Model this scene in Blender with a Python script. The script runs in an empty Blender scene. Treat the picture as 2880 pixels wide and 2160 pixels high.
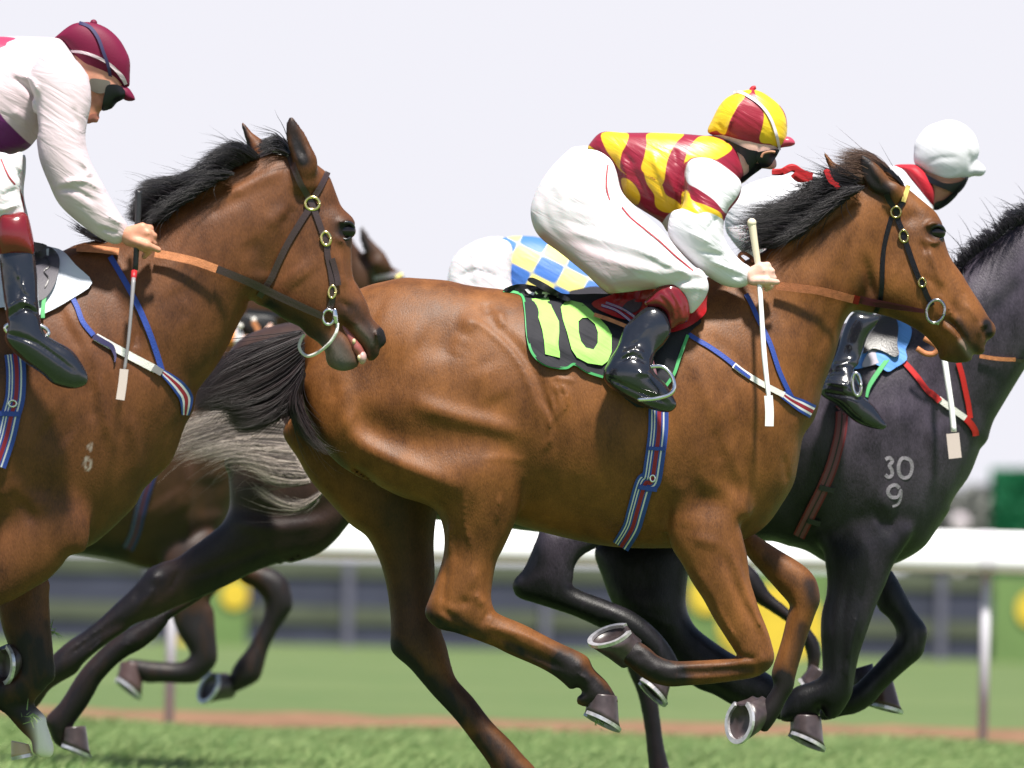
import bpy, bmesh, math, random
import numpy as np
from mathutils import Vector, Matrix
from mathutils.bvhtree import BVHTree
from mathutils.geometry import delaunay_2d_cdt
random.seed(7); RNG = np.random.default_rng(11)
S = bpy.context.scene
COL = S.collection
# ------------------------------------------------------------------ camera, sky, sun, exposure
FP, CX, HV, CH = 22500.0, 1440.0, 1657.0, 0.76      # focal length, centre, horizon (in photo pixels), camera height
cd = bpy.data.cameras.new('camera'); cam = bpy.data.objects.new('camera', cd); COL.objects.link(cam)
cam.location = (0, 0, CH); cam.rotation_euler = (math.radians(90), 0, 0)
cd.sensor_width = 36; cd.lens = 36 * FP / 2880; cd.shift_y = (HV - 1080) / 2880
cd.clip_start = 1; cd.clip_end = 5000
cd.dof.use_dof = True; cd.dof.focus_distance = 24.7; cd.dof.aperture_fstop = 3.8
S.camera = cam
SUN_EL, SUN_AZ = math.radians(66), math.radians(160)   # azimuth clockwise from +Y (away from the camera)
w = bpy.data.worlds.new('World'); S.world = w; w.use_nodes = True
nt = w.node_tree; bg = nt.nodes['Background']
sk = nt.nodes.new('ShaderNodeTexSky'); sk.sky_type = 'NISHITA'; sk.sun_disc = False
sk.sun_elevation = SUN_EL; sk.sun_rotation = SUN_AZ; sk.air_density = 1.0; sk.dust_density = 1.0; sk.ozone_density = 1.0
# bright even haze low over the horizon, clearer sky above it
tc = nt.nodes.new('ShaderNodeTexCoord'); sx = nt.nodes.new('ShaderNodeSeparateXYZ'); nt.links.new(tc.outputs['Generated'], sx.inputs[0])
mr = nt.nodes.new('ShaderNodeMapRange'); mr.interpolation_type = 'SMOOTHSTEP'; mr.inputs[1].default_value = .10; mr.inputs[2].default_value = .34; nt.links.new(sx.outputs[2], mr.inputs[0])
wb = nt.nodes.new('ShaderNodeMix'); wb.data_type = 'RGBA'; nt.links.new(mr.outputs[0], wb.inputs[0]); wb.inputs[6].default_value = (7.45, 7.40, 8.0, 1)
nt.links.new(sk.outputs[0], wb.inputs[7]); nt.links.new(wb.outputs[2], bg.inputs[0]); bg.inputs[1].default_value = 0.065
sd = bpy.data.lights.new('sun', 'SUN'); so = bpy.data.objects.new('sun', sd); COL.objects.link(so)
sd.energy = 5.0; sd.angle = math.radians(5); sd.color = (1, .95, .87)
sdir = Vector((math.sin(SUN_AZ) * math.cos(SUN_EL), math.cos(SUN_AZ) * math.cos(SUN_EL), math.sin(SUN_EL)))
so.rotation_euler = sdir.to_track_quat('Z', 'Y').to_euler(); so.location = (0, 20, 30)
S.view_settings.view_transform = 'Standard'; S.view_settings.look = 'None'
S.view_settings.exposure = 0.88; S.view_settings.gamma = 1
# ------------------------------------------------------------------ traced points: region letter, then x,y pairs read in that enlargement
REG = dict(s=(0, 0, 1), F=(0, 0, .7681), a=(0, 0, 1.975), b=(0, 560, 1.975), c=(0, 1320, 1.975), d=(1400, 200, 1.975),
           e=(1760, 200, 1.975), f=(800, 700, 1.975), g=(1760, 700, 1.975), h=(1400, 1320, 1.975), i=(800, 1320, 1.975),
           j=(1760, 1320, 1.975), k=(400, 1000, 2.633), l=(0, 1530, 2.633), m=(2200, 300, 3.253), n=(2240, 780, 3.456),
           o=(600, 600, 3.95), p=(1840, 200, 3.95))
def Z(t):
    r = REG['s']; out = []
    for tok in t.split():
        if ',' not in tok: r = REG[tok]; continue
        x, y = tok.split(','); out.append((r[0] + float(x) / r[2], r[1] + float(y) / r[2]))
    return np.array(out)
def W(px, py, d): return np.array(((px - CX) * d / FP, d, CH + (HV - py) * d / FP))
def spline(P, n=6, closed=True):
    P = np.asarray(P, float); N = len(P); out = []
    for i in range(N if closed else N - 1):
        g = (lambda k: P[k % N]) if closed else (lambda k: P[min(max(k, 0), N - 1)])
        p0, p1, p2, p3 = g(i - 1), g(i), g(i + 1), g(i + 2)
        for t in np.arange(n) / n:
            out.append(.5 * (2 * p1 + (p2 - p0) * t + (2 * p0 - 5 * p1 + 4 * p2 - p3) * t * t + (3 * p1 - p0 - 3 * p2 + p3) * t ** 3))
    if not closed: out.append(P[-1])
    return np.array(out)
# ------------------------------------------------------------------ objects
def prop(o, label=None, cat=None, group=None, kind=None):
    for k, v in (('label', label), ('category', cat), ('group', group), ('kind', kind)):
        if v: o[k] = v
    return o
def empty(name, loc, label, cat, group=None):
    o = bpy.data.objects.new(name, None); COL.objects.link(o); o.location = loc; o.empty_display_size = .1
    bpy.context.view_layer.update()
    return prop(o, label, cat, group)
def link(name, me, mat, parent=None):
    o = bpy.data.objects.new(name, me); COL.objects.link(o)
    if mat is not None:
        for m_ in (mat if isinstance(mat, (list, tuple)) else [mat]): me.materials.append(m_)
    if parent is not None:
        o.parent = parent
        M = Matrix.Translation(-root_loc(parent)); o.matrix_parent_inverse = Matrix.Identity(4)
        me.transform(M)
    return o
def root_loc(o):
    v = Vector((0, 0, 0))
    while o is not None: v += o.location; o = o.parent
    return v
def mesh(name, V, Fc, mat, parent=None, smooth=True, attrs=None, uv=None):
    V = np.asarray(V, np.float32); me = bpy.data.meshes.new(name)
    if isinstance(Fc, np.ndarray):
        n, q = Fc.shape
        me.vertices.add(len(V)); me.vertices.foreach_set('co', V.ravel())
        me.loops.add(n * q); me.loops.foreach_set('vertex_index', Fc.astype(np.int32).ravel())
        me.polygons.add(n); me.polygons.foreach_set('loop_start', np.arange(0, n * q, q, dtype=np.int32))
        me.update(calc_edges=True); me.validate()
    else:
        me.from_pydata([tuple(map(float, v)) for v in V], [], [tuple(map(int, f)) for f in Fc]); me.update()
    if smooth: me.polygons.foreach_set('use_smooth', np.ones(len(me.polygons), bool))
    for k, v in (attrs or {}).items():
        a = me.attributes.new(k, 'FLOAT', 'POINT'); a.data.foreach_set('value', np.asarray(v, np.float32))
    if uv is not None:
        l = me.uv_layers.new(name='UVMap'); vi = np.zeros(len(me.loops), np.int32); me.loops.foreach_get('vertex_index', vi)
        l.data.foreach_set('uv', np.asarray(uv, np.float32)[vi].ravel())
    return link(name, me, mat, parent)
# ------------------------------------------------------------------ body volumes: traced outlines inflated to round solids, blended, meshed
def seg_dist(X, Y, poly):
    A = poly; B = np.roll(poly, -1, 0); d2 = np.full(X.shape, 1e9); ins = np.zeros(X.shape, bool)
    for (ax, ay), (bx, by) in zip(A, B):
        dx, dy = bx - ax, by - ay; L = dx * dx + dy * dy + 1e-12
        t = np.clip(((X - ax) * dx + (Y - ay) * dy) / L, 0, 1)
        np.minimum(d2, (X - ax - t * dx) ** 2 + (Y - ay - t * dy) ** 2, out=d2)
        if ay != by:
            c = ((ay > Y) != (by > Y)) & (X < (bx - ax) * (Y - ay) / (by - ay) + ax); ins ^= c
    d = np.sqrt(d2); return np.where(ins, d, -d)
def poisson(mask, h):
    u = np.zeros(mask.shape); m = mask.astype(float)
    def A(x):
        y = 4 * x; y[1:] -= x[:-1]; y[:-1] -= x[1:]; y[:, 1:] -= x[:, :-1]; y[:, :-1] -= x[:, 1:]
        return y * m
    r = m * 2 * h * h; p = r.copy(); rs = (r * r).sum()
    for _ in range(700):
        Ap = A(p); al = rs / max((p * Ap).sum(), 1e-30); u += al * p; r -= al * Ap
        rn = (r * r).sum()
        if rn < 1e-9 * h ** 4 * mask.sum(): break
        p = r + rn / rs * p; rs = rn
    return u            # equals R^2 - x^2 across a strip of half width R
def blur2(a, n):
    for _ in range(n):
        b = np.pad(a, 1, mode='edge'); a = (b[1:-1, 1:-1] * 4 + 2 * (b[:-2, 1:-1] + b[2:, 1:-1] + b[1:-1, :-2] + b[1:-1, 2:]) +
                                            b[:-2, :-2] + b[2:, 2:] + b[:-2, 2:] + b[2:, :-2]) / 16
    return a
def ctrl(c, X, Zz, d):
    if not isinstance(c, list): return np.full(X.shape, float(c))
    n = np.zeros(X.shape); s = np.zeros(X.shape)
    for t, v in c:
        p = Z(t)[0]; w_ = W(p[0], p[1], d); q = 1 / (((X - w_[0]) ** 2 + (Zz - w_[2]) ** 2) ** 1.5 + 1e-4); n += q * v; s += q
    return n / s
class Vol:
    def __init__(s, d0, box, ylo, yhi, h):
        s.d0, s.h = d0, h; a = W(box[0], box[3], d0); b = W(box[2], box[1], d0)
        s.x = np.arange(a[0], b[0] + h, h); s.z = np.arange(a[2], b[2] + h, h); s.y = np.arange(ylo, yhi + h, h)
        s.f = np.full((len(s.x), len(s.z), len(s.y)), -.2, np.float32); s.cache = {}
    def rng(s, lo, hi, ax, pad):
        return slice(max(int((lo - pad - ax[0]) / s.h), 0), min(int((hi + pad - ax[0]) / s.h) + 2, len(ax)))
    def add(s, ix, iz, iy, v, k, sub=False):
        if v.size == 0: return
        a = s.f[ix, iz, iy]
        if sub: v = -v; q = np.maximum(k - np.abs(a - v), 0) / k; r = np.minimum(a, v) - q * q * k * .25
        else: q = np.maximum(k - np.abs(a - v), 0) / k; r = np.maximum(a, v) + q * q * k * .25
        s.f[ix, iz, iy] = r
    def poly(s, t, yc=0., T=1., k=.03, grow=0., sub=False, sm=6):
        P = Z(t) if isinstance(t, str) else np.asarray(t)
        ycm = yc if not isinstance(yc, list) else float(np.mean([q[1] for q in yc]))
        P = spline(P, sm) if sm else P
        d = s.d0 + ycm
        Q = np.stack([(P[:, 0] - CX) * d / FP, CH + (HV - P[:, 1]) * d / FP], 1)
        ix = s.rng(Q[:, 0].min(), Q[:, 0].max(), s.x, .05); iz = s.rng(Q[:, 1].min(), Q[:, 1].max(), s.z, .05)
        X, Zz = np.meshgrid(s.x[ix], s.z[iz], indexing='ij')
        if X.size == 0: return
        D = seg_dist(X, Zz, Q) + grow
        mk = D > 0; G = poisson(mk, s.h)
        # sub-cell accurate edge
        wt = np.where(mk, G / (np.abs(D) + .5 * s.h), 0); m1 = blur2(mk.astype(float), 8) + 1e-6; wr = np.maximum(blur2(wt, 8) / m1, .01)
        tt = np.clip(D / (4 * s.h), 0, 1); tt = tt * tt * (3 - 2 * tt); G = G * tt + wr * D * (1 - tt)
        Tm = ctrl(T, X, Zz, d); Y0 = ctrl(yc, X, Zz, d)
        gx, gz = np.gradient(G, s.h); g2 = gx ** 2 + gz ** 2
        hm = np.sqrt(max(G.max(), 1e-6)) * Tm.max()
        iy = s.rng(Y0.min() - hm, Y0.max() + hm, s.y, .04)
        dy = s.y[iy][None, None, :] - Y0[:, :, None]; T2 = (Tm ** 2)[:, :, None]
        Fv = G[:, :, None] - dy ** 2 / T2
        v = Fv / np.sqrt(g2[:, :, None] + (2 * dy / T2) ** 2 + 4e-4)
        v = np.where((D < 0)[:, :, None], np.minimum(v, .8 * D[:, :, None]), v)
        s.add(ix, iz, iy, np.clip(v, -.2, .2).astype(np.float32), k, sub)
    def cone(s, a, b, ra, rb, k=.02, sub=False):      # a, b: (px, py, y offset)
        A = W(a[0], a[1], s.d0 + a[2]); B = W(b[0], b[1], s.d0 + b[2]); A[1] -= s.d0; B[1] -= s.d0
        r = max(ra, rb)
        ix = s.rng(min(A[0], B[0]) - r, max(A[0], B[0]) + r, s.x, .04); iz = s.rng(min(A[2], B[2]) - r, max(A[2], B[2]) + r, s.z, .04)
        iy = s.rng(min(A[1], B[1]) - r, max(A[1], B[1]) + r, s.y, .04)
        X, Zz, Y = np.meshgrid(s.x[ix], s.z[iz], s.y[iy], indexing='ij')
        if X.size == 0: return
        D = B - A; L = (D * D).sum() + 1e-9
        t = np.clip(((X - A[0]) * D[0] + (Y - A[1]) * D[1] + (Zz - A[2]) * D[2]) / L, 0, 1)
        v = ra + (rb - ra) * t - np.sqrt((X - A[0] - t * D[0]) ** 2 + (Y - A[1] - t * D[1]) ** 2 + (Zz - A[2] - t * D[2]) ** 2)
        s.add(ix, iz, iy, v.astype(np.float32), k, sub)
    def strokes(s, L, yref=-.2):      # L: (path, width px, amp m[, side]) ridges (+) and grooves (-) on the side walls
        X, Zz = np.meshgrid(s.x, s.z, indexing='ij'); d = s.d0 + yref
        for side in (-1, 1):
            R = np.zeros(X.shape)
            for it in L:
                sd_ = it[3] if len(it) > 3 else 0
                if sd_ and sd_ != side: continue
                sm_ = it[1] < 8; R += it[2] * (1.35 if sm_ else .8) * stroke_field(X, Zz, it[0], max(it[1], 5.) * 1.15, d, True)
            if not R.any(): continue
            wy = np.clip(side * s.y / .05 , 0, 1) if True else 0
            nz = np.abs(R) > 1e-5; ii, jj = np.where(nz)
            s.f[ii, jj, :] += (R[ii, jj][:, None] * wy[None, :]).astype(np.float32)
    def build(s, smooth=4):
        V, Fc = nets(s.f, s.h)
        V = V[:, [0, 2, 1]] + np.array([s.x[0], s.y[0] + s.d0, s.z[0]])
        e = np.concatenate([Fc[:, [0, 1]], Fc[:, [1, 2]], Fc[:, [2, 3]], Fc[:, [3, 0]]]); lab = np.arange(len(V))
        for _ in range(200):          # keep the main piece only
            m_ = np.minimum(lab[e[:, 0]], lab[e[:, 1]]); new = lab.copy(); np.minimum.at(new, e[:, 0], m_); np.minimum.at(new, e[:, 1], m_); new = new[new]
            if (new == lab).all(): break
            lab = new
        cnt = np.bincount(lab); big = cnt[lab] > .02 * len(V); mp = np.cumsum(big) - 1; Fc = mp[Fc[big[Fc].all(1)]]; V = V[big]
        V = taubin(V, Fc, smooth)
        return V, Fc[:, ::-1]
def stroke_field(X, Zz, t, wpx, d, taper=False):
    P = Z(t) if isinstance(t, str) else t
    if len(P) > 2: P = spline(P, 5, False)
    Q = np.stack([(P[:, 0] - CX) * d / FP, CH + (HV - P[:, 1]) * d / FP], 1); w_ = wpx * d / FP
    best = np.full(X.shape, 1e9); am = np.ones(X.shape); n_ = len(Q) - 1
    if len(Q) == 1: best = (X - Q[0, 0]) ** 2 + (Zz - Q[0, 1]) ** 2
    for k, ((ax, az), (bx, bz)) in enumerate(zip(Q[:-1], Q[1:])):
        dx, dz = bx - ax, bz - az; L = dx * dx + dz * dz + 1e-12; tt = np.clip(((X - ax) * dx + (Zz - az) * dz) / L, 0, 1)
        q = (X - ax - tt * dx) ** 2 + (Zz - az - tt * dz) ** 2; c = q < best; best = np.where(c, q, best)
        if taper: am = np.where(c, np.clip(np.sin(np.pi * (.06 + .88 * (k + tt) / n_)) * 1.35, 0, 1), am)
    return np.exp(-best / (w_ * w_)) * am
def nets(f, h):
    ins = f > 0; n0, n1, n2 = f.shape
    c = np.zeros((n0 - 1, n1 - 1, n2 - 1), np.uint8)
    offs = [(a, b, e) for a in (0, 1) for b in (0, 1) for e in (0, 1)]
    for a, b, e in offs: c += ins[a:n0 - 1 + a, b:n1 - 1 + b, e:n2 - 1 + e]
    act = (c > 0) & (c < 8); I = np.argwhere(act); N = len(I)
    idx = np.full(act.shape, -1, np.int32); idx[act] = np.arange(N)
    val = np.stack([f[I[:, 0] + a, I[:, 1] + b, I[:, 2] + e] for a, b, e in offs], 1).astype(float)
    P = np.zeros((N, 3)); cnt = np.zeros(N)
    for p in range(8):
        for q in range(p + 1, 8):
            dif = [offs[q][t] - offs[p][t] for t in range(3)]
            if sum(abs(t) for t in dif) != 1: continue
            va, vb = val[:, p], val[:, q]; cr = (va > 0) != (vb > 0)
            t = np.where(cr, va / np.where(cr, va - vb, 1), 0)
            for ax in range(3): P[:, ax] += np.where(cr, offs[p][ax] + t * dif[ax], 0)
            cnt += cr
    V = (I + P / cnt[:, None]) * h
    Fs = []
    for ax in range(3):
        sl0 = [slice(1, -1)] * 3; sl1 = [slice(1, -1)] * 3; sl0[ax] = slice(0, -1); sl1[ax] = slice(1, None)
        a, b = ins[tuple(sl0)], ins[tuple(sl1)]; E = np.argwhere(a != b); sg = a[tuple(E.T)]
        E = E + 1; E[:, ax] -= 1
        u, v = [(1, 2), (2, 0), (0, 1)][ax]
        def at(du, dv):
            e = E.copy(); e[:, u] -= du; e[:, v] -= dv; return idx[tuple(e.T)]
        q = np.stack([at(1, 1), at(0, 1), at(0, 0), at(1, 0)], 1); q[~sg] = q[~sg][:, ::-1]; Fs.append(q)
    Fc = np.concatenate(Fs); return V, Fc[(Fc >= 0).all(1)]
def taubin(V, Fc, it):
    e = np.concatenate([Fc[:, [0, 1]], Fc[:, [1, 2]], Fc[:, [2, 3]], Fc[:, [3, 0]]]); e = np.concatenate([e, e[:, ::-1]])
    n = len(V); deg = np.maximum(np.bincount(e[:, 0], minlength=n), 1)
    for k in range(it * 2):
        L = np.stack([np.bincount(e[:, 0], weights=V[e[:, 1], a], minlength=n) for a in range(3)], 1) / deg[:, None] - V
        V = V + (.55 if k % 2 == 0 else -.52) * L
    return V
def vattr(V, L, d0):      # painted coat markings, coat shade and cloth tint: (path, width px, strength[, side -1 near / 1 far]) -> 0..1 per vertex
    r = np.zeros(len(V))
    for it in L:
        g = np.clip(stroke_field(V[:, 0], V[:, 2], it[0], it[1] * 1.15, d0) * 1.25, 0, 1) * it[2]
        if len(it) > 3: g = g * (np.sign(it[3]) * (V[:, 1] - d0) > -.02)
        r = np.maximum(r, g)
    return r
def pattern(V, polys, d):
    r = np.full(len(V), -1.)
    for t in polys:
        P = Z(t) if isinstance(t, str) else t; P = spline(P, 4)
        Q = np.stack([(P[:, 0] - CX) * d / FP, CH + (HV - P[:, 1]) * d / FP], 1)
        r = np.maximum(r, seg_dist(V[:, 0], V[:, 2], Q))
    return np.clip(r, -.05, .05)
# ------------------------------------------------------------------ things fitted onto a body
def bvh_of(*VF):
    vs, fs, o = [], [], 0
    for V, Fc in VF: vs.append(V); fs.append(Fc + o); o += len(V)
    return BVHTree.FromPolygons([tuple(v) for v in np.concatenate(vs).tolist()], np.concatenate(fs).tolist())
def hit(bv, px, py, d):
    t = W(px, py, d); o = Vector((0, 0, CH)); r = (Vector(t) - o).normalized(); p, n, i, q = bv.ray_cast(o + r * (d - 3), r, 4.0)
    return p, n
def ribbon_mesh(rows, nrm, thick):      # rows: list of cross sections (n pts each) with outward normals -> closed slab
    n = len(rows[0]); m_ = len(rows); V = []; Fc = []
    for r, nn in zip(rows, nrm):
        V += [np.array(p) + np.array(q) * thick for p, q in zip(r, nn)]
    for r, nn in zip(rows, nrm): V += [np.array(p) for p in r]
    o = n * m_
    for a in range(m_ - 1):
        for b in range(n - 1):
            v = a * n + b; Fc.append((v, v + 1, v + n + 1, v + n)); Fc.append((o + v, o + v + n, o + v + n + 1, o + v + 1))
        v = a * n; Fc.append((v, v + n, o + v + n, o + v)); v = a * n + n - 1; Fc.append((v, o + v, o + v + n, v + n))
    for b in range(n - 1):
        Fc.append((b, o + b, o + b + 1, b + 1)); v = (m_ - 1) * n + b; Fc.append((v, v + 1, o + v + 1, o + v))
    F0 = 2 * (m_ - 1) * (n - 1); order = [f for k, f in enumerate(Fc)]; Fc = []; N2 = len(V)
    k = 0
    for f in order:      # the narrow edges get their own points so that the band's face stays flat
        Fc.append(tuple(q + N2 for q in f) if (f[0] < o) != (f[2] < o) or (f[0] < o) != (f[1] < o) else f)
    V = V + V
    uv = [(b / (n - 1), a / (m_ - 1)) for a in range(m_) for b in range(n)] * 4
    return V, Fc, uv
def strap(name, bv, t, wpx, d, mat, parent, off=.003, thick=.004, n=5, lift=0., far=False):
    P = spline(Z(t), 8, False) if len(Z(t)) > 2 else np.array([Z(t)[0] + (Z(t)[1] - Z(t)[0]) * q for q in np.linspace(0, 1, 12)])
    tan = np.gradient(P, axis=0); tan /= np.linalg.norm(tan, axis=1)[:, None] + 1e-9; nr = np.stack([-tan[:, 1], tan[:, 0]], 1)
    wp = np.interp(np.linspace(0, 1, len(P)), np.linspace(0, 1, len(wpx)), wpx) if isinstance(wpx, (list, tuple)) else np.full(len(P), wpx)
    Y = np.full((len(P), n), np.nan)
    for a in range(len(P)):
        for b in range(n):
            q = P[a] + nr[a] * wp[a] * (b / (n - 1) - .5); h_, _ = hit(bv, q[0], q[1], d)
            if h_ is not None: Y[a, b] = h_[1]
    ok = ~np.isnan(Y); base = np.nanmean(Y) if ok.any() else d - .1
    for a in range(len(P)):
        g = ok[a]; Y[a] = np.interp(np.arange(n), np.where(g)[0], Y[a][g]) if g.any() else np.nan
    g = ~np.isnan(Y[:, 0])
    for b in range(n): Y[:, b] = np.interp(np.arange(len(P)), np.where(g)[0], Y[g, b]) if g.any() else base
    Y = blur2(Y, 3)
    rows = []
    for a in range(len(P)):
        rows.append([W(*(P[a] + nr[a] * wp[a] * (b / (n - 1) - .5)), Y[a, b] - off - lift) for b in range(n)])
    nrm = [[(0, -1, 0)] * n] * len(P)
    V, Fc, uv = ribbon_mesh(rows, nrm, thick)
    return mesh(name, V, Fc, mat, parent, True, uv=uv)
def patch(name, bv, t, d, mat, parent, off=.004, thick=.006, step=14, hole=None, spl=4, wr=0., back=None):
    P = spline(Z(t), spl) if spl else Z(t); loops = [P] + ([spline(Z(hole), spl) if spl else Z(hole)] if hole else [])
    pts, ed = [], []
    for L in loops:
        o = len(pts); pts += [tuple(q) for q in L]; ed += [(o + q, o + (q + 1) % len(L)) for q in range(len(L))]
    lo, hi = P.min(0), P.max(0)
    gx, gy = np.meshgrid(np.arange(lo[0], hi[0], step), np.arange(lo[1], hi[1], step)); ds = seg_dist(gx, gy, P)
    if hole: ds = np.minimum(ds, -seg_dist(gx, gy, loops[1]))
    pts += [(float(x), float(y)) for x, y, q in zip(gx.ravel(), gy.ravel(), ds.ravel()) if q > step * .5]
    r = delaunay_2d_cdt([Vector(q) for q in pts], ed, [], 0, 1e-3)
    vs, fs = np.array([tuple(q) for q in r[0]]), r[2]
    cen = np.array([vs[list(f)].mean(0) for f in fs]); k_ = seg_dist(cen[:, 0], cen[:, 1], P) > 0
    if hole: k_ &= seg_dist(cen[:, 0], cen[:, 1], loops[1]) < 0
    fs = [f for f, q in zip(fs, k_) if q]
    Y = np.array([(lambda h_: h_[1] if h_ is not None else np.nan)(hit(bv, q[0], q[1], d)[0]) for q in vs])
    bad = np.isnan(Y)
    if bad.all(): Y[:] = d - .1
    elif bad.any():
        gi = np.where(~bad)[0]
        for q in np.where(bad)[0]: Y[q] = Y[gi[np.argmin(((vs[gi] - vs[q]) ** 2).sum(1))]]
    wob = wr * (np.sin(vs[:, 0] * .06 + vs[:, 1] * .025) + .6 * np.sin(vs[:, 0] * .03 - vs[:, 1] * .09 + 1))
    Y = Y + wob - abs(wr) * 1.6
    Fp = [W(q[0], q[1], y - off - thick) for q, y in zip(vs, Y)]; Bp = [W(q[0], q[1], y - off) for q, y in zip(vs, Y)]
    n = len(vs); F2 = []; cnt = {}
    for f in fs:
        f = list(f); a, b, c = vs[f[0]], vs[f[1]], vs[f[2]]
        if (b[0] - a[0]) * (c[1] - a[1]) - (b[1] - a[1]) * (c[0] - a[0]) > 0: f = f[::-1]
        f = f[::-1]
        F2.append(tuple(f)); F2.append(tuple(n + q for q in f[::-1]))
        for q in range(len(f)): e_ = (f[q], f[(q + 1) % len(f)]); cnt[e_] = cnt.get(e_, 0) + 1
    for (a, b) in cnt:
        if (b, a) not in cnt: F2.append((2 * n + b, 2 * n + a, 3 * n + a, 3 * n + b))
    return mesh(name, Fp + Bp + Fp + Bp, F2, mat, parent, True)
def tube_mesh(P, R, n=8, flat=1.0, cap=True):
    P = np.asarray(P, float); m_ = len(P); R = np.broadcast_to(np.asarray(R, float), (m_,)); V = []; Fc = []
    T = np.gradient(P, axis=0); up = np.array((0, 1, 0.))
    for q in range(m_):
        t = T[q] / (np.linalg.norm(T[q]) + 1e-12); a = np.cross(t, up)
        if np.linalg.norm(a) < 1e-3: a = np.cross(t, (1, 0, 0))
        a /= np.linalg.norm(a); b = np.cross(t, a)
        for k in range(n):
            an = 2 * math.pi * k / n; V.append(P[q] + R[q] * (math.cos(an) * a + math.sin(an) * b * flat))
    for q in range(m_ - 1):
        for k in range(n): Fc.append((q * n + k, q * n + (k + 1) % n, q * n + n + (k + 1) % n, q * n + n + k))
    if cap: Fc.append(tuple(range(n))[::-1]); Fc.append(tuple((m_ - 1) * n + k for k in range(n)))
    return V, Fc
def tube(name, P, R, mat, parent=None, n=8, flat=1.0):
    V, Fc = tube_mesh(P, R, n, flat); return mesh(name, V, Fc, mat, parent)
def ptube(name, t, y, R, mat, parent=None, n=8, flat=1.0, closed=False, sm=6):      # path in px at distance y (number or list)
    P = Z(t); P = spline(P, sm, closed) if len(P) > 2 else P
    if closed: P = np.concatenate([P, P[:2]])
    ys = np.interp(np.linspace(0, 1, len(P)), np.linspace(0, 1, len(y)), y) if isinstance(y, (list, tuple)) else np.full(len(P), y)
    if isinstance(R, (list, tuple)): R = np.interp(np.linspace(0, 1, len(P)), np.linspace(0, 1, len(R)), R)
    return tube(name, [W(q[0], q[1], d) for q, d in zip(P, ys)], R, mat, parent, n, flat)
def free_ribbon(name, t, y, wpx, mat, parent, thick=.004):
    P = Z(t); P = spline(P, 8, False) if len(P) > 2 else np.array([P[0] + (P[1] - P[0]) * q for q in np.linspace(0, 1, 10)])
    ys = np.interp(np.linspace(0, 1, len(P)), np.linspace(0, 1, len(y)), y) if isinstance(y, (list, tuple)) else np.full(len(P), y)
    tan = np.gradient(P, axis=0); tan /= np.linalg.norm(tan, axis=1)[:, None]; nr = np.stack([-tan[:, 1], tan[:, 0]], 1)
    rows = [[W(*(P[a] + nr[a] * wpx * (b / 4 - .5)), ys[a]) for b in range(5)] for a in range(len(P))]
    V, Fc, uv = ribbon_mesh(rows, [[(0, -1, 0)] * 5] * len(P), thick); return mesh(name, V, Fc, mat, parent, uv=uv)
def hair(name, guides, y, n, rad, mat, parent, jit=8., seg=10, yj=.03, loose=.12, lenv=.35):
    """strands between neighbouring guide paths, each a thin tapering blade of its own inside one mesh"""
    G = []
    for g in guides:
        P = spline(Z(g), 6, False); c = np.concatenate([[0], np.cumsum(np.linalg.norm(np.diff(P, axis=0), axis=1))]); c /= c[-1]
        q = np.linspace(0, 1, seg); G.append(np.stack([np.interp(q, c, P[:, 0]), np.interp(q, c, P[:, 1])], 1))
    G = np.array(G); V = []; Fc = []; tt = np.linspace(0, 1, seg)
    ys = y if isinstance(y, (list, tuple)) else [y] * len(G); tone = []
    for k in range(n):
        a = RNG.random() * (len(G) - 1); i = min(int(a), len(G) - 2); fr = a - i; P = G[i] * (1 - fr) + G[i + 1] * fr
        yy = ys[i] * (1 - fr) + ys[i + 1] * fr
        L = 1 - lenv * 1.25 * RNG.random() ** .8; q = tt * L
        P = np.stack([np.interp(q, tt, P[:, 0]), np.interp(q, tt, P[:, 1])], 1)
        fl = 1 + (3.5 * tt if RNG.random() < loose else 0)
        ph = RNG.random() * 6.28; o = RNG.normal(0, jit, 2); amp = RNG.normal(0, jit * .5, 2)
        cl = jit * 1.1 * math.sin(a * 17 + 2 * math.sin(a * 5)); o = o + np.array((cl * .5, cl)); P = P + o * (.35 + .65 * tt)[:, None] * (np.asarray(fl) * np.ones(seg))[:, None] + np.sin(tt * 4 + ph)[:, None] * amp * tt[:, None]
        yv = yy + RNG.normal(0, yj) * (.5 + tt) ; b0 = len(V)
        r = rad * (.7 + .6 * RNG.random()); tn = RNG.random() ** 1.8
        for m_ in range(seg):
            c = W(P[m_, 0], P[m_, 1], yv[m_]); T = P[min(m_ + 1, seg - 1)] - P[max(m_ - 1, 0)]; T = T / (np.linalg.norm(T) + 1e-9)
            wv = r * (1 - .93 * tt[m_] ** 1.3)
            V.append(c + np.array((T[1], 0, T[0])) * wv); V.append(c - np.array((T[1], 0, T[0])) * wv); V.append(c + np.array((0, -wv, 0))); tone += [tn] * 3
        for m_ in range(seg - 1):
            v = b0 + m_ * 3
            for p, q2 in ((0, 1), (1, 2), (2, 0)): Fc.append((v + p, v + q2, v + q2 + 3, v + p + 3))
    return mesh(name, V, np.array(Fc), mat, parent, True, attrs={'tone': tone})
def frame(toe, nrm):
    t = Vector(toe).normalized(); n = Vector(nrm); n = (n - t * n.dot(t)).normalized(); s_ = n.cross(t); return np.array(t), np.array(n), np.array(s_)
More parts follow.
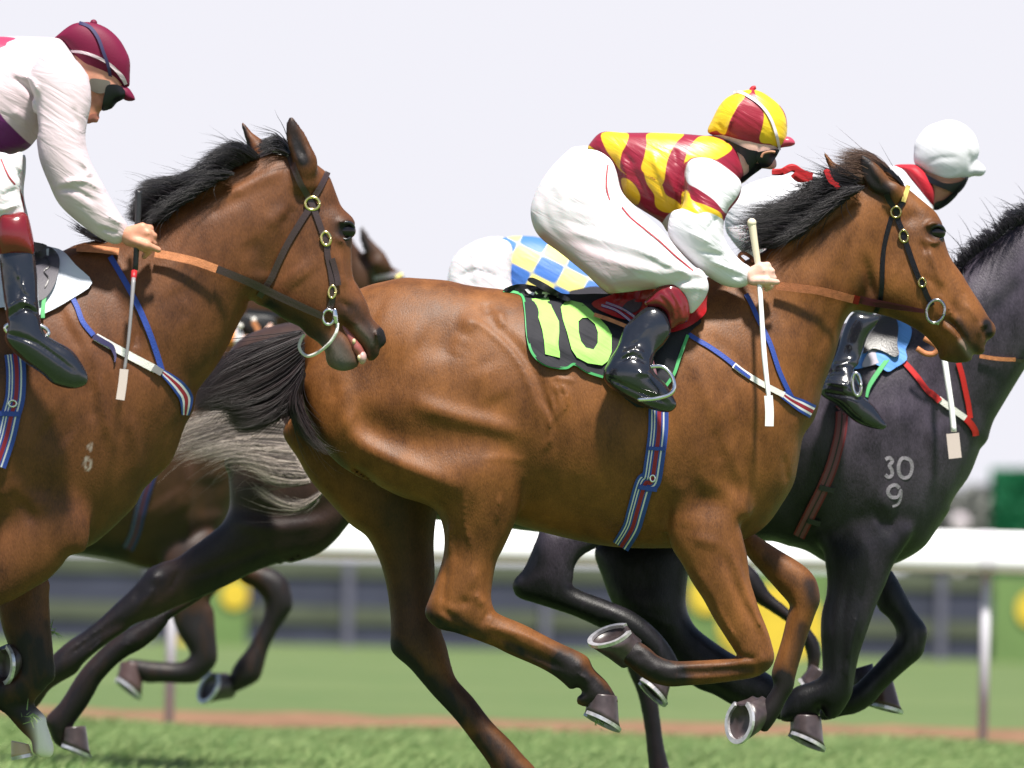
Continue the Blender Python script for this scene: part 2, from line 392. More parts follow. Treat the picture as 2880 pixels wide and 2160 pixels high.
def hoof(t, y, toe, nrm, L, Wd, Ht, mat, shoe_mat, parent, lean=.55, top=.86, wedge=.30):
    """hoof wall from coronet to ground edge, recessed sole, and a steel shoe; t = centre of the sole, nrm = way the sole faces"""
    c = W(*Z(t)[0], y); T, N, Sd = frame(toe, nrm); n = 28; V = []; Fc = []
    def ring(sc, h_, back):
        out = []
        for k in range(n):
            a = 2 * math.pi * k / n; x = math.cos(a); yv = math.sin(a)
            x = x * (1.0 if x > 0 else .92); yv *= (1 - .18 * max(-x, 0) ** 2)
            if x < -.75 and abs(yv) < .35: x = -.72 - .1 * abs(yv)
            out.append(c + T * (x * L / 2 * sc - back * (1 + wedge * x)) + Sd * yv * Wd / 2 * sc - N * h_ * (1 + wedge * x if h_ > .02 else 1))
        return out
    prof = [(top, Ht, lean * Ht), (top * 1.03, Ht * .93, lean * Ht * .95), (.89, Ht * .6, lean * Ht * .6), (.95, Ht * .28, lean * Ht * .28), (1, .0, 0), (.86, 0.001, 0), (.78, .012, 0), (.3, .016, 0)]
    for p in prof: V += ring(*p)
    for q in range(len(prof) - 1):
        for k in range(n): Fc.append((q * n + k, q * n + (k + 1) % n, q * n + n + (k + 1) % n, q * n + n + k))
    Fc.append(tuple(range(n))[::-1]); Fc.append(tuple((len(prof) - 1) * n + k for k in range(n)))
    ho = mesh('hoof', V, Fc, mat, parent)
    V = []; Fc = []; m_ = 26
    for q in range(m_ + 1):
        a = math.radians(-148 + 296 * q / m_); x = math.cos(a); yv = math.sin(a) * (1 - .18 * max(-x, 0) ** 2)
        for sc, h_ in ((1.0, .004), (1.0, -.007), (.80, -.007), (.80, .004)):
            V.append(c + T * x * L / 2 * sc + Sd * yv * Wd / 2 * sc - N * h_)
    for q in range(m_):
        for k in range(4): Fc.append((q * 4 + k, q * 4 + (k + 1) % 4, q * 4 + 4 + (k + 1) % 4, q * 4 + 4 + k))
    Fc += [(0, 1, 2, 3), tuple(m_ * 4 + k for k in (3, 2, 1, 0))]
    me = mesh('shoe', V, Fc, shoe_mat, None, False); me.data.transform(Matrix.Translation(-root_loc(ho))); me.parent = ho
    return ho
def ball(name, t, y, r, mat, parent, sx=1, sy=1, sz=1, seg=20):
    c = W(*Z(t)[0], y) if isinstance(t, str) else np.array(t); V = []; Fc = []
    for a in range(seg // 2 + 1):
        th = math.pi * a / (seg // 2)
        for b in range(seg):
            ph = 2 * math.pi * b / seg; V.append(c + r * np.array((sx * math.sin(th) * math.cos(ph), sy * math.sin(th) * math.sin(ph), sz * math.cos(th))))
    for a in range(seg // 2):
        for b in range(seg): Fc.append((a * seg + b, a * seg + seg + b, a * seg + seg + (b + 1) % seg, a * seg + (b + 1) % seg))
    return mesh(name, V, Fc, mat, parent)
def ring(name, t, y, rx, rz, r, mat, parent, rot=0, tilt=0.):      # an oval ring facing the viewer's side of the horse; px radii
    c = Z(t)[0]; P = []; d = y
    for k in range(26):
        a = 2 * math.pi * k / 24; x, z = math.cos(a) * rx, math.sin(a) * rz; ca, sa = math.cos(rot), math.sin(rot)
        P.append(W(c[0] + x * ca - z * sa, c[1] + x * sa + z * ca, d + tilt * x / 900))
    return tube(name, P, r, mat, parent, 8)
def box_mesh(bs):
    V = []; Fc = []
    for (x0, y0, z0, x1, y1, z1) in bs:
        o = len(V); V += [(x0, y0, z0), (x1, y0, z0), (x1, y1, z0), (x0, y1, z0), (x0, y0, z1), (x1, y0, z1), (x1, y1, z1), (x0, y1, z1)]
        Fc += [tuple(o + q for q in f) for f in ((0, 3, 2, 1), (4, 5, 6, 7), (0, 1, 5, 4), (1, 2, 6, 5), (2, 3, 7, 6), (3, 0, 4, 7))]
    return V, Fc
# ------------------------------------------------------------------ materials
def mat(name, col, rough=.5, spec=.5, metal=0., sheen=0., coat=0., bump=0., bscale=200., var=.0, vscale=20., sss=0.):
    m = bpy.data.materials.new(name); m.use_nodes = True; t = m.node_tree; b = t.nodes['Principled BSDF']
    b.inputs['Base Color'].default_value = (*col, 1); b.inputs['Roughness'].default_value = rough
    b.inputs['Specular IOR Level'].default_value = spec; b.inputs['Metallic'].default_value = metal
    b.inputs['Coat Weight'].default_value = coat; b.inputs['Sheen Weight'].default_value = sheen
    if sss: b.inputs['Subsurface Weight'].default_value = sss; b.inputs['Subsurface Radius'].default_value = (.012, .005, .003)
    if bump or var:
        co = t.nodes.new('ShaderNodeTexCoord')
    if var:
        n = t.nodes.new('ShaderNodeTexNoise'); n.inputs['Scale'].default_value = vscale; n.inputs['Detail'].default_value = 6
        t.links.new(co.outputs['Object'], n.inputs['Vector'])
        r = t.nodes.new('ShaderNodeValToRGB'); r.color_ramp.elements[0].position = .3; r.color_ramp.elements[1].position = .7
        r.color_ramp.elements[0].color = (*[c * (1 - var) for c in col], 1); r.color_ramp.elements[1].color = (*[min(c * (1 + var), 1) for c in col], 1)
        t.links.new(n.outputs['Fac'], r.inputs[0]); t.links.new(r.outputs[0], b.inputs['Base Color'])
    if bump:
        n = t.nodes.new('ShaderNodeTexNoise'); n.inputs['Scale'].default_value = bscale; n.inputs['Detail'].default_value = 4
        t.links.new(co.outputs['Object'], n.inputs['Vector'])
        p = t.nodes.new('ShaderNodeBump'); p.inputs['Strength'].default_value = bump; p.inputs['Distance'].default_value = .004
        t.links.new(n.outputs['Fac'], p.inputs['Height']); t.links.new(p.outputs[0], b.inputs['Normal'])
    return m
def attr(t, n):
    a = t.nodes.new('ShaderNodeAttribute'); a.attribute_name = n; return a.outputs['Fac']
def mix(t, fac, a, b):
    x = t.nodes.new('ShaderNodeMix'); x.data_type = 'RGBA'
    for s_, v in ((x.inputs[0], fac), (x.inputs[6], a), (x.inputs[7], b)):
        if hasattr(v, 'is_output'): t.links.new(v, s_)
        else: s_.default_value = (*v, 1) if isinstance(v, tuple) else v
    return x.outputs[2]
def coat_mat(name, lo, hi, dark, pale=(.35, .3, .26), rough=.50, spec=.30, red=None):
    """short horse hair: blotchy tone, fine hair grain; dark and pale are markings, dark partly painted shade"""
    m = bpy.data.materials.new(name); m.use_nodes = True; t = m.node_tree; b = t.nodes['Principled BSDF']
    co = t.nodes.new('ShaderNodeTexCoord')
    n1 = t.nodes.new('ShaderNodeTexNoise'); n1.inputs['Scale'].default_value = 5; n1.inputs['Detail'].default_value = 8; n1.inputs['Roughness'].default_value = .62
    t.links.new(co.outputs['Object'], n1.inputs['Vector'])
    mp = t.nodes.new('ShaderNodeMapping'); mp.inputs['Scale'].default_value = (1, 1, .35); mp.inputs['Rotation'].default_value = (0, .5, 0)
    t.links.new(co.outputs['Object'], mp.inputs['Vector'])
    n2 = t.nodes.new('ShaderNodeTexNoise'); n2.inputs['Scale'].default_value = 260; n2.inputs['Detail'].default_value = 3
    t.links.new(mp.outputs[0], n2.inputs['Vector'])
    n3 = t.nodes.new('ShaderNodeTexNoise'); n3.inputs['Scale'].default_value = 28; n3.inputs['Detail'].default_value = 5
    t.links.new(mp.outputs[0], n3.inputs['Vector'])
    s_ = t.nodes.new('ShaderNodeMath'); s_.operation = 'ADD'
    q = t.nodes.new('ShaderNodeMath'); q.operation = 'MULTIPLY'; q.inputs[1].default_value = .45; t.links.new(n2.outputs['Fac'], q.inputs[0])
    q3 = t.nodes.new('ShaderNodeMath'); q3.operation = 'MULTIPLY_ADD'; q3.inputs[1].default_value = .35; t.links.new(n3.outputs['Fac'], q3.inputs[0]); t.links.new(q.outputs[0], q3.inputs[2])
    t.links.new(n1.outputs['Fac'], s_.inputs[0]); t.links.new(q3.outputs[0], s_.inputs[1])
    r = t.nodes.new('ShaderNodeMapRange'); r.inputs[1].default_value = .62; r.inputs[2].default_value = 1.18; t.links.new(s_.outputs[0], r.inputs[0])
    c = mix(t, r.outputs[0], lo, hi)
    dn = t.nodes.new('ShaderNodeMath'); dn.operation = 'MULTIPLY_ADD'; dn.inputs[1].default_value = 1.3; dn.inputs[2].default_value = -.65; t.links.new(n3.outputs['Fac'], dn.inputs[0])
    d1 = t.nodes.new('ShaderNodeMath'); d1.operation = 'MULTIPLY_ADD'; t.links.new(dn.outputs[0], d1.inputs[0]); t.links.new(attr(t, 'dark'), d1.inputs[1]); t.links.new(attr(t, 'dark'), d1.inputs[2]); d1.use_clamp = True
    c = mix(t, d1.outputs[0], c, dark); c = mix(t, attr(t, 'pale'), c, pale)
    t.links.new(c, b.inputs['Base Color'])
    rr = t.nodes.new('ShaderNodeMapRange'); rr.inputs[3].default_value = rough - .08; rr.inputs[4].default_value = rough + .14; t.links.new(n3.outputs['Fac'], rr.inputs[0]); t.links.new(rr.outputs[0], b.inputs['Roughness'])
    b.inputs['Specular IOR Level'].default_value = spec; b.inputs['Sheen Weight'].default_value = .0
    hs = t.nodes.new('ShaderNodeMath'); hs.operation = 'MULTIPLY_ADD'; hs.inputs[1].default_value = 1.3; t.links.new(n3.outputs['Fac'], hs.inputs[0]); t.links.new(n2.outputs['Fac'], hs.inputs[2])
    p = t.nodes.new('ShaderNodeBump'); p.inputs['Strength'].default_value = .42; p.inputs['Distance'].default_value = .0024
    t.links.new(hs.outputs[0], p.inputs['Height']); t.links.new(p.outputs[0], b.inputs['Normal'])
    return m
def hair_mat(name, lo, hi, rough=.42):
    m = bpy.data.materials.new(name); m.use_nodes = True; t = m.node_tree; b = t.nodes['Principled BSDF']
    t.links.new(mix(t, attr(t, 'tone'), lo, hi), b.inputs['Base Color']); b.inputs['Roughness'].default_value = rough; b.inputs['Specular IOR Level'].default_value = .5
    return m
def two_mat(name, a, b_, rough=.5, third=None, sheen=.0, wr=.35, spec=.4):
    """cloth of two dyed panels; the seam follows the stored distance to the panel edge"""
    m = bpy.data.materials.new(name); m.use_nodes = True; t = m.node_tree; b = t.nodes['Principled BSDF']
    def step(nm):
        r = t.nodes.new('ShaderNodeMapRange'); r.inputs[1].default_value = -.0015; r.inputs[2].default_value = .0015; t.links.new(attr(t, nm), r.inputs[0]); return r.outputs[0]
    c = mix(t, step('pat'), a, b_)
    if third: c = mix(t, step('pat2'), c, third)
    t.links.new(c, b.inputs['Base Color']); b.inputs['Roughness'].default_value = rough; b.inputs['Sheen Weight'].default_value = sheen; b.inputs['Specular IOR Level'].default_value = spec
    fold(t, b, wr); return m
def fold(t, b, s):
    co = t.nodes.new('ShaderNodeTexCoord'); m0 = t.nodes.new('ShaderNodeMapping'); m0.inputs['Rotation'].default_value = (0, -.55, 0); mp = t.nodes.new('ShaderNodeMapping'); mp.inputs['Scale'].default_value = (.34, .7, 2.3)
    n = t.nodes.new('ShaderNodeTexNoise'); n.inputs['Scale'].default_value = 13; n.inputs['Detail'].default_value = 4; n.inputs['Distortion'].default_value = .8
    t.links.new(co.outputs['Object'], m0.inputs['Vector']); t.links.new(m0.outputs[0], mp.inputs['Vector']); t.links.new(mp.outputs[0], n.inputs['Vector'])
    p = t.nodes.new('ShaderNodeBump'); p.inputs['Strength'].default_value = min(s * 1.5, 1); p.inputs['Distance'].default_value = .012
    t.links.new(n.outputs['Fac'], p.inputs['Height']); t.links.new(p.outputs[0], b.inputs['Normal'])
def cloth_mat(name, col, rough=.7, wr=.35, sheen=.1, spec=.3, sss=0.):
    m = bpy.data.materials.new(name); m.use_nodes = True; t = m.node_tree; b = t.nodes['Principled BSDF']
    b.inputs['Base Color'].default_value = (*col, 1); b.inputs['Roughness'].default_value = rough; b.inputs['Sheen Weight'].default_value = sheen; b.inputs['Specular IOR Level'].default_value = spec
    if sss: b.inputs['Subsurface Weight'].default_value = sss; b.inputs['Subsurface Radius'].default_value = (.05, .012, .016)
    fold(t, b, wr); return m
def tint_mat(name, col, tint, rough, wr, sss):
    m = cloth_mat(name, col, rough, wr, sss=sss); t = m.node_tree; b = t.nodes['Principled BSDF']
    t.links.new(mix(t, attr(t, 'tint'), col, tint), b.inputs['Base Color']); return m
def stripe_mat(name, stops, rough=.6):
    """webbing woven in lengthwise stripes (u across the band)"""
    m = bpy.data.materials.new(name); m.use_nodes = True; t = m.node_tree; b = t.nodes['Principled BSDF']
    u = t.nodes.new('ShaderNodeUVMap'); x = t.nodes.new('ShaderNodeSeparateXYZ'); t.links.new(u.outputs[0], x.inputs[0])
    r = t.nodes.new('ShaderNodeValToRGB'); r.color_ramp.interpolation = 'CONSTANT'; e = r.color_ramp.elements
    e[0].position = stops[0][0]; e[0].color = (*stops[0][1], 1); e[1].position = stops[1][0]; e[1].color = (*stops[1][1], 1)
    for p, c in stops[2:]: q = e.new(p); q.color = (*c, 1)
    t.links.new(x.outputs[0], r.inputs[0]); t.links.new(r.outputs[0], b.inputs['Base Color']); b.inputs['Roughness'].default_value = rough
    return m
BLUE, WHT, RED, BLK = (.016, .05, .29), (.62, .62, .66), (.26, .008, .025), (.012, .012, .015)
M = dict(
    bayA=coat_mat('bay coat', (0.0410, 0.0132, 0.0040), (0.1680, 0.0600, 0.0185), (.0085, .0060, .0070), (.80, .74, .70)),
    bayB=coat_mat('bright bay coat', (0.0540, 0.0175, 0.0036), (0.2300, 0.0850, 0.0205), (.0085, .0060, .0070)),
    bayC=coat_mat('dark bay coat', (0.0268, 0.0099, 0.0042), (0.0775, 0.0328, 0.0143), (.0085, .0060, .0070)),
    bayD=coat_mat('brown coat', (0.0150, 0.0085, 0.0078), (0.0560, 0.0300, 0.0225), (.0062, .0044, .0060), rough=.42),
    greyE=coat_mat('iron grey coat', (0.0055, 0.0046, 0.0076), (0.0720, 0.0570, 0.0830), (.0025, .0025, .0035), (.30, .28, .32), rough=.40),
    black_hair=hair_mat('black hair', (.004, .0035, .005), (.020, .015, .020)),
    tail_hair=hair_mat('dark tail hair', (.008, .005, .006), (.040, .024, .026)),
    pale_hair=hair_mat('pale flaxen hair', (.04, .03, .028), (.62, .53, .46), .5),
    brown_hair=hair_mat('brown forelock hair', (.05, .025, .018), (.17, .10, .07)),
    grey_hair=hair_mat('charcoal hair', (.012, .011, .016), (.05, .045, .058)),
    hoof=mat('hoof horn', (.045, .032, .034), .35, .5, var=.4, vscale=30), pale_hoof=mat('pale hoof horn', (.45, .33, .2), .4),
    shoe=mat('worn steel', (.58, .56, .58), .3, .5, .6, var=.3, vscale=40), steel=mat('bright steel', (.72, .72, .72), .16, .5, 1.), brass=mat('brass', (.80, .66, .30), .22, .5, 1.),
    eye=mat('dark eye', (.006, .004, .005), .14, .45), leather=mat('dark brown leather', (.035, .020, .020), .38, .5, bump=.2),
    black_leather=mat('black leather', (.010, .010, .014), .34, .5, bump=.2), rubber=mat('tan rubber grip', (.46, .175, .075), .6, .3, bump=.4, bscale=300, var=.2, vscale=60),
    red_strap=mat('red strap', (.42, .01, .015), .5), maroon_strap=mat('maroon strap', (.085, .008, .02), .45),
    blue=mat('blue webbing', BLUE, .6, bump=.3), white=mat('white elastic', (.72, .70, .66), .65, bump=.3), red=mat('red webbing', (.5, .012, .012), .5),
    yellow_band=mat('yellow browband', (.80, .66, .22), .4), green=mat('green binding', (.05, .33, .10), .6),
    girth=stripe_mat('blue girth webbing', [(0, BLUE), (.2, WHT), (.28, BLUE), (.36, RED), (.56, BLUE), (.66, WHT), (.72, BLUE), (.8, WHT), (.86, BLUE)]),
    breast=stripe_mat('striped breast webbing', [(0, BLUE), (.2, WHT), (.36, RED), (.64, WHT), (.8, BLUE)]),
    dark_girth=stripe_mat('navy girth webbing', [(0, (.006, .018, .10)), (.3, (.08, .01, .02)), (.6, (.006, .018, .10)), (.8, (.12, .12, .15)), (.88, (.006, .018, .10))]), maroon_girth=stripe_mat('maroon girth webbing', [(0, (.16, .012, .02)), (.15, (.17, .05, .07)), (.42, (.02, .016, .02)), (.55, (.17, .05, .07)), (.85, (.16, .012, .02))]),
    skin=mat('skin', (.66, .42, .34), .5, .4, var=.12, vscale=40, sss=.15), tan_skin=mat('weathered skin', (.36, .17, .10), .5, .4, var=.15, vscale=40, sss=.1),
    boot=mat('polished black leather', (.010, .011, .016), .17, .6, coat=.5, bump=.35, bscale=35), cuff=mat('oxblood leather', (.15, .008, .012), .22, .5, coat=.4, bump=.3, bscale=30),
    sole=mat('boot sole', (.008, .008, .009), .6), breeches=cloth_mat('white breeches', (.66, .63, .66), .55, .35, sss=.35),
    pinkwhite=cloth_mat('pale pink silk', (.68, .56, .60), .5, .6), whitesilk=cloth_mat('white silk', (.66, .66, .70), .5, .4),
    goggle=mat('black goggles', (.006, .006, .010), .32, .35), helmet_maroon=mat('crimson velvet cap', (.135, .002, .030), .6, .3, sheen=.03, bump=.1),
    cap_white=cloth_mat('white cap cover', (.66, .66, .70), .6, .12), brim_red=mat('red cap peak', (.42, .05, .09), .3, .5, coat=.3),
    collar=cloth_mat('red collar', (.40, .008, .02), .55, .3), elastic=mat('lilac elastic', (.72, .66, .74), .6), navy=mat('navy elastic', (.03, .025, .09), .6),
    sadd=mat('red saddle leather', (.36, .010, .016), .3, .5, coat=.2, bump=.2), sadblack=mat('black saddle leather', (.012, .011, .015), .35, .5, bump=.3),
    sadgrey=mat('charcoal knee roll', (.06, .055, .07), .6, bump=.2), cloth_black=cloth_mat('black number cloth', (.014, .014, .020), .75, .25),
    lime=cloth_mat('lime lettering', (.30, .66, .13), .7, .25), letter=mat('white lettering', (.75, .75, .75), .7), cloth_white=cloth_mat('white saddle cloth', (.58, .61, .68), .7, .3),
    cloth_blue=cloth_mat('sky blue saddle cloth', (.10, .27, .66), .65, .4), whip_wood=mat('pale whip handle', (.70, .62, .46), .5), whip_white=mat('white whip', (.80, .80, .80), .45),
    whip_black=mat('black whip grip', (.02, .02, .025), .4, bump=.4), whip_grey=mat('grey whip shaft', (.22, .21, .22), .4), whip_flap=mat('pale leather flap', (.55, .46, .43), .6),
    mouth=mat('mouth flesh', (.25, .07, .06), .3, .6), teeth=mat('teeth', (.62, .50, .30), .35), ribbon=cloth_mat('red ribbon', (.36, .008, .012), .55, .4),
    piping=mat('red piping', (.36, .02, .03), .6), ergot=mat('ergot', (.03, .02, .02), .6), orange=cloth_mat('orange silk', (.75, .22, .04), .6), black_silk=cloth_mat('black silk', (.012, .012, .014), .5),
)
# ------------------------------------------------------------------ setting: turf, soil strip, rail, fence, trees
def grass_mat(name, a, b_, c, sc, stretch=(1, 1, 1)):
    m = bpy.data.materials.new(name); m.use_nodes = True; t = m.node_tree; b = t.nodes['Principled BSDF']; co = t.nodes.new('ShaderNodeTexCoord')
    mp = t.nodes.new('ShaderNodeMapping'); mp.inputs['Scale'].default_value = stretch; t.links.new(co.outputs['Object'], mp.inputs['Vector'])
    n1 = t.nodes.new('ShaderNodeTexNoise'); n1.inputs['Scale'].default_value = sc; n1.inputs['Detail'].default_value = 8
    n2 = t.nodes.new('ShaderNodeTexNoise'); n2.inputs['Scale'].default_value = sc * 14; n2.inputs['Detail'].default_value = 4
    for n in (n1, n2): t.links.new(mp.outputs[0], n.inputs['Vector'])
    r1 = t.nodes.new('ShaderNodeMapRange'); r1.inputs[1].default_value = .35; r1.inputs[2].default_value = .65; t.links.new(n1.outputs['Fac'], r1.inputs[0])
    r2 = t.nodes.new('ShaderNodeMapRange'); r2.inputs[1].default_value = .35; r2.inputs[2].default_value = .75; r2.inputs[4].default_value = .6; t.links.new(n2.outputs['Fac'], r2.inputs[0])
    t.links.new(mix(t, r2.outputs[0], mix(t, r1.outputs[0], a, b_), c), b.inputs['Base Color']); b.inputs['Roughness'].default_value = .85; b.inputs['Specular IOR Level'].default_value = .15
    return m
def sheet(name, x0, y0, x1, y1, z, m, nx=2, ny=2):
    xs = np.linspace(x0, x1, nx); ys = np.linspace(y0, y1, ny)
    V = [(x, y, z) for y in ys for x in xs]; Fc = [(b * nx + a, b * nx + a + 1, b * nx + nx + a + 1, b * nx + nx + a) for b in range(ny - 1) for a in range(nx - 1)]
    return prop(mesh(name, V, Fc, m, None, False), kind='structure')
sheet('ground', -900, -60, 900, 2600, 0, grass_mat('far turf', (.062, .112, .034), (.098, .145, .050), (.142, .152, .068), .35, (.5, 1, 1)))
sheet('track_turf', -60, 8, 60, 41.4, .004, grass_mat('track turf', (.05, .115, .026), (.08, .16, .042), (.14, .20, .08), 2.2, (1, 1, 1)))
dm = mat('red soil', (.19, .108, .064), .9, .1, var=.35, vscale=3, bump=.5, bscale=20)
V = []; Fc = []; nn = 240
for a in range(nn + 1):
    x = -30 + 60 * a / nn
    V += [(x, 41.1 + .25 * math.sin(a * .9) + RNG.normal(0, .15), .008), (x, 46.6 + .4 * math.sin(a * .35) + RNG.normal(0, .3), .008)]
Fc = [(2 * a, 2 * a + 2, 2 * a + 3, 2 * a + 1) for a in range(nn)]
prop(mesh('dirt_path', V, Fc, dm, None, False), kind='structure')
def blades(n, x0, x1, y0, y1, hmin, hmax, wd):
    bx = RNG.uniform(x0, x1, n); by = RNG.uniform(y0, y1, n); hh = RNG.uniform(hmin, hmax, n); a = RNG.uniform(0, 6.28, n); ln = RNG.normal(.8, .6, n)
    clump = .65 + .5 * (np.sin(bx * 2.3 + by * 1.1) * np.sin(by * 1.7 - bx * .6)); hh = hh * np.clip(clump, .35, 1.3)
    V = np.zeros((n, 5, 3)); dx, dy = np.cos(a) * wd, np.sin(a) * wd * .4
    for k, (q, ww) in enumerate(((0, 1), (0, -1), (.55, .7), (.55, -.7), (1, 0))):
        V[:, k, 0] = bx + ln * hh * q ** 1.7 + dx * ww; V[:, k, 1] = by + RNG.normal(0, .1, n) * hh * q + dy * ww; V[:, k, 2] = hh * q
    o = np.arange(n)[:, None] * 5
    Fc = np.concatenate([o + np.array([0, 1, 3]), o + np.array([0, 3, 2]), o + np.array([2, 3, 4])])
    return V.reshape(-1, 3), Fc, np.repeat(RNG.random(n), 5)
gm = bpy.data.materials.new('grass blades'); gm.use_nodes = True; t_ = gm.node_tree; b_ = t_.nodes['Principled BSDF']
t_.links.new(mix(t_, attr(t_, 'tone'), (.062, .145, .036), (.33, .40, .17)), b_.inputs['Base Color']); b_.inputs['Roughness'].default_value = .6; b_.inputs['Specular IOR Level'].default_value = .3
A1 = blades(150000, -3.4, 3.4, 32.0, 41.2, .025, .085, .0035); A2 = blades(40000, -5, 5, 22.0, 32.0, .02, .07, .004)
prop(mesh('grass', np.concatenate([A1[0], A2[0]]), np.concatenate([A1[1], A2[1] + len(A1[0])]), gm, None, False, attrs={'tone': np.concatenate([A1[2], A2[2]])}), kind='stuff')
RAIL = 1
wp = mat('white rail plastic', (.82, .82, .83), .45, .4, var=.03, vscale=3); gp = mat('grey rail post', (.46, .45, .50), .6, .3, var=.08, vscale=6)
r = empty('running_rail', (0, 41.9, 0), 'white plastic running rail on thin grey posts along the track behind the horses', 'rail')
zt = CH + (HV - 1464) * 41.9 / FP; zb = CH + (HV - 1581) * 41.9 / FP
prof = [(-.07, 0), (-.085, .25), (-.05, .75), (0, 1), (.05, .8), (.06, .3), (.04, 0)]; V = []; Fc = []
xs = np.arange(-25.6, 25.7, 4.265) + (2770 - CX) * 41.9 / FP
for x in (xs[0], xs[-1]): V += [(x, 41.9 + p, zb + (zt - zb) * q) for p, q in prof]
n = len(prof); Fc = [(k, (k + 1) % n, n + (k + 1) % n, n + k) for k in range(n)] + [tuple(range(n))[::-1], tuple(range(n, 2 * n))]
mesh('rail', V, Fc, wp, r, True)
for x in xs:
    V, Fc = tube_mesh([(x, 41.93, -.02), (x, 41.93, zb + .01)], .027, 10); mesh('post', V, Fc, gp, r)
    if abs(x) < 9:
        V = []; Fc = []
        for q in (-.045, .045): V += [(x + q, 41.9 + p * 1.06, zb - .004 + (zt - zb + .008) * h_) for p, h_ in prof]
        mesh('joint_sleeve', V, [(k, (k + 1) % n, n + (k + 1) % n, n + k) for k in range(n)], mat('rail joint', (.62, .60, .64), .5), r)
# far crowd barrier of dark boards
fz = lambda v, d=98.: CH + (HV - v) * d / FP
fx = lambda u, d=98.: (u - CX) * d / FP
r = empty('board_fence', (0, 98, 0), 'far low fence of dark blue boards between pale olive rails beyond the grass', 'fence')
nb = mat('navy board', (.040, .044, .070), .7, .3, var=.2, vscale=1.5); ol = mat('weathered olive rail', (.080, .092, .064), .8, .2, var=.15, vscale=2); pp = mat('lilac grey post', (.095, .095, .135), .7)
for (a, b, m_, nm, y) in ((1632, 1719, nb, 'board', 98.03), (1764, 1826, nb, 'board', 98.03), (1586, 1634, ol, 'top_rail', 98.), (1717, 1766, ol, 'middle_rail', 98.)):
    V, Fc = box_mesh([(-42, y - .02, fz(b), 42, y + .02, fz(a))]); mesh(nm, V, Fc, m_, r, False)
for k in range(-16, 17):
    x = fx(977) + k * 2.42; V, Fc = box_mesh([(x - .055, 97.9, -.02, x + .055, 97.975, fz(1590))]); mesh('post', V, Fc, pp, r, False)
pg = mat('green panel', (.13, .21, .07), .7, .3, var=.12, vscale=2); yl = mat('yellow emblem paint', (.62, .44, .035), .5, var=.12, vscale=3)
def panel(u0, u1, v0, v1, discs, lab):
    o = empty('advertising_panel', (fx((u0 + u1) / 2), 97.6, 0), lab, 'panel', 'green advertising panels on the far fence')
    V, Fc = box_mesh([(fx(u0), 97.60, fz(v1), fx(u1), 97.66, fz(v0))]); mesh('panel_board', V, Fc, pg, o, False)
    for (u, v, ru, rv) in discs:
        V = []; N_ = 30
        for y in (97.598, 97.57): V += [(fx(u + ru * math.cos(6.283 * k / N_)), y, fz(v + rv * math.sin(6.283 * k / N_))) for k in range(N_)]
        mesh('emblem', V, [(k, (k + 1) % N_, N_ + (k + 1) % N_, N_ + k) for k in range(N_)] + [tuple(range(N_, 2 * N_)), tuple(range(N_))[::-1]], yl, o, False)
panel(515, 694, 1640, 1845, [(660, 1690, 39, 40), (522, 1838, 26, 30)], "narrow green panel with two small yellow discs behind the rear bay horse's folded forelegs")
panel(1925, 2330, 1590, 1838, [(1985, 1660, 52, 56), (2165, 1742, 150, 112)], 'wide green panel with a large yellow two-lobed emblem seen between galloping legs')
panel(2785, 3010, 1590, 1838, [(2890, 1680, 40, 48)], 'green panel with a yellow disc behind the right rail post')
# distant planting on the right
def tree(loc, hgt, wid, nleaf, col, lab, seed, trunk=.16, group=None, cat='tree', name='tree', flat=1.):
    R = np.random.default_rng(seed); o = empty(name, loc, lab, cat, group); bk = mat('bark', (.09, .07, .06), .9); lf = mat('leaves', col, .7, .2, var=.55, vscale=1.2)
    x, y, _ = loc; V, Fc = tube_mesh([(x, y, -.05), (x + .1, y, hgt * .3), (x + .05, y, hgt * .75)], [trunk, trunk * .7, trunk * .2], 8); o2 = len(V)
    for k in range(7):
        a = k * 2.4; v2, f2 = tube_mesh([(x + .1, y, hgt * (.28 + .05 * k)), (x + math.cos(a) * wid * .3, y + math.sin(a) * wid * .3, hgt * (.5 + .05 * k))], [trunk * .4, trunk * .1], 6)
        Fc += [tuple(q + len(V) for q in f) for f in f2]; V += v2
    mesh('trunk', V, Fc, bk, o)
    cl = []
    for k in range(34):
        a = R.uniform(0, 6.28); e = R.uniform(-.6, 1); rr = R.uniform(.35, 1) ** .5
        cl.append((x + math.cos(a) * wid * .5 * rr * (1 - .45 * max(e, 0)), y + math.sin(a) * wid * .5 * rr * flat, hgt * (.6 + .38 * e * rr), R.uniform(.14, .3) * wid))
    P = np.zeros((nleaf, 4, 3)); c = np.array(cl)[R.integers(0, len(cl), nleaf)]
    dv = R.normal(0, 1, (nleaf, 3)); dv /= np.linalg.norm(dv, axis=1)[:, None]; cen = c[:, :3] + dv * (c[:, 3:4] * R.uniform(.5, 1, (nleaf, 1))) * np.array([1, 1, .8])
    a = R.normal(0, 1, (nleaf, 3)); a /= np.linalg.norm(a, axis=1)[:, None]; b = np.cross(a, R.normal(0, 1, (nleaf, 3))); b /= np.linalg.norm(b, axis=1)[:, None]; s_ = R.uniform(.06, .14, (nleaf, 1))
    P[:, 0] = cen - a * s_; P[:, 1] = cen + b * s_ * .6; P[:, 2] = cen + a * s_; P[:, 3] = cen - b * s_ * .6
    P[:, :, 2] = np.maximum(P[:, :, 2], .05)
    mesh('crown', P.reshape(-1, 3), np.arange(nleaf * 4).reshape(-1, 4), lf, o, False)
def at(u, d): return (fx(u, d), d, 0)
tree(at(2675, 130.), 2.75, 1.5, 4000, (.20, .205, .19), 'small grey green shrubby tree behind the rail beside the iron grey horse', 3, .07)
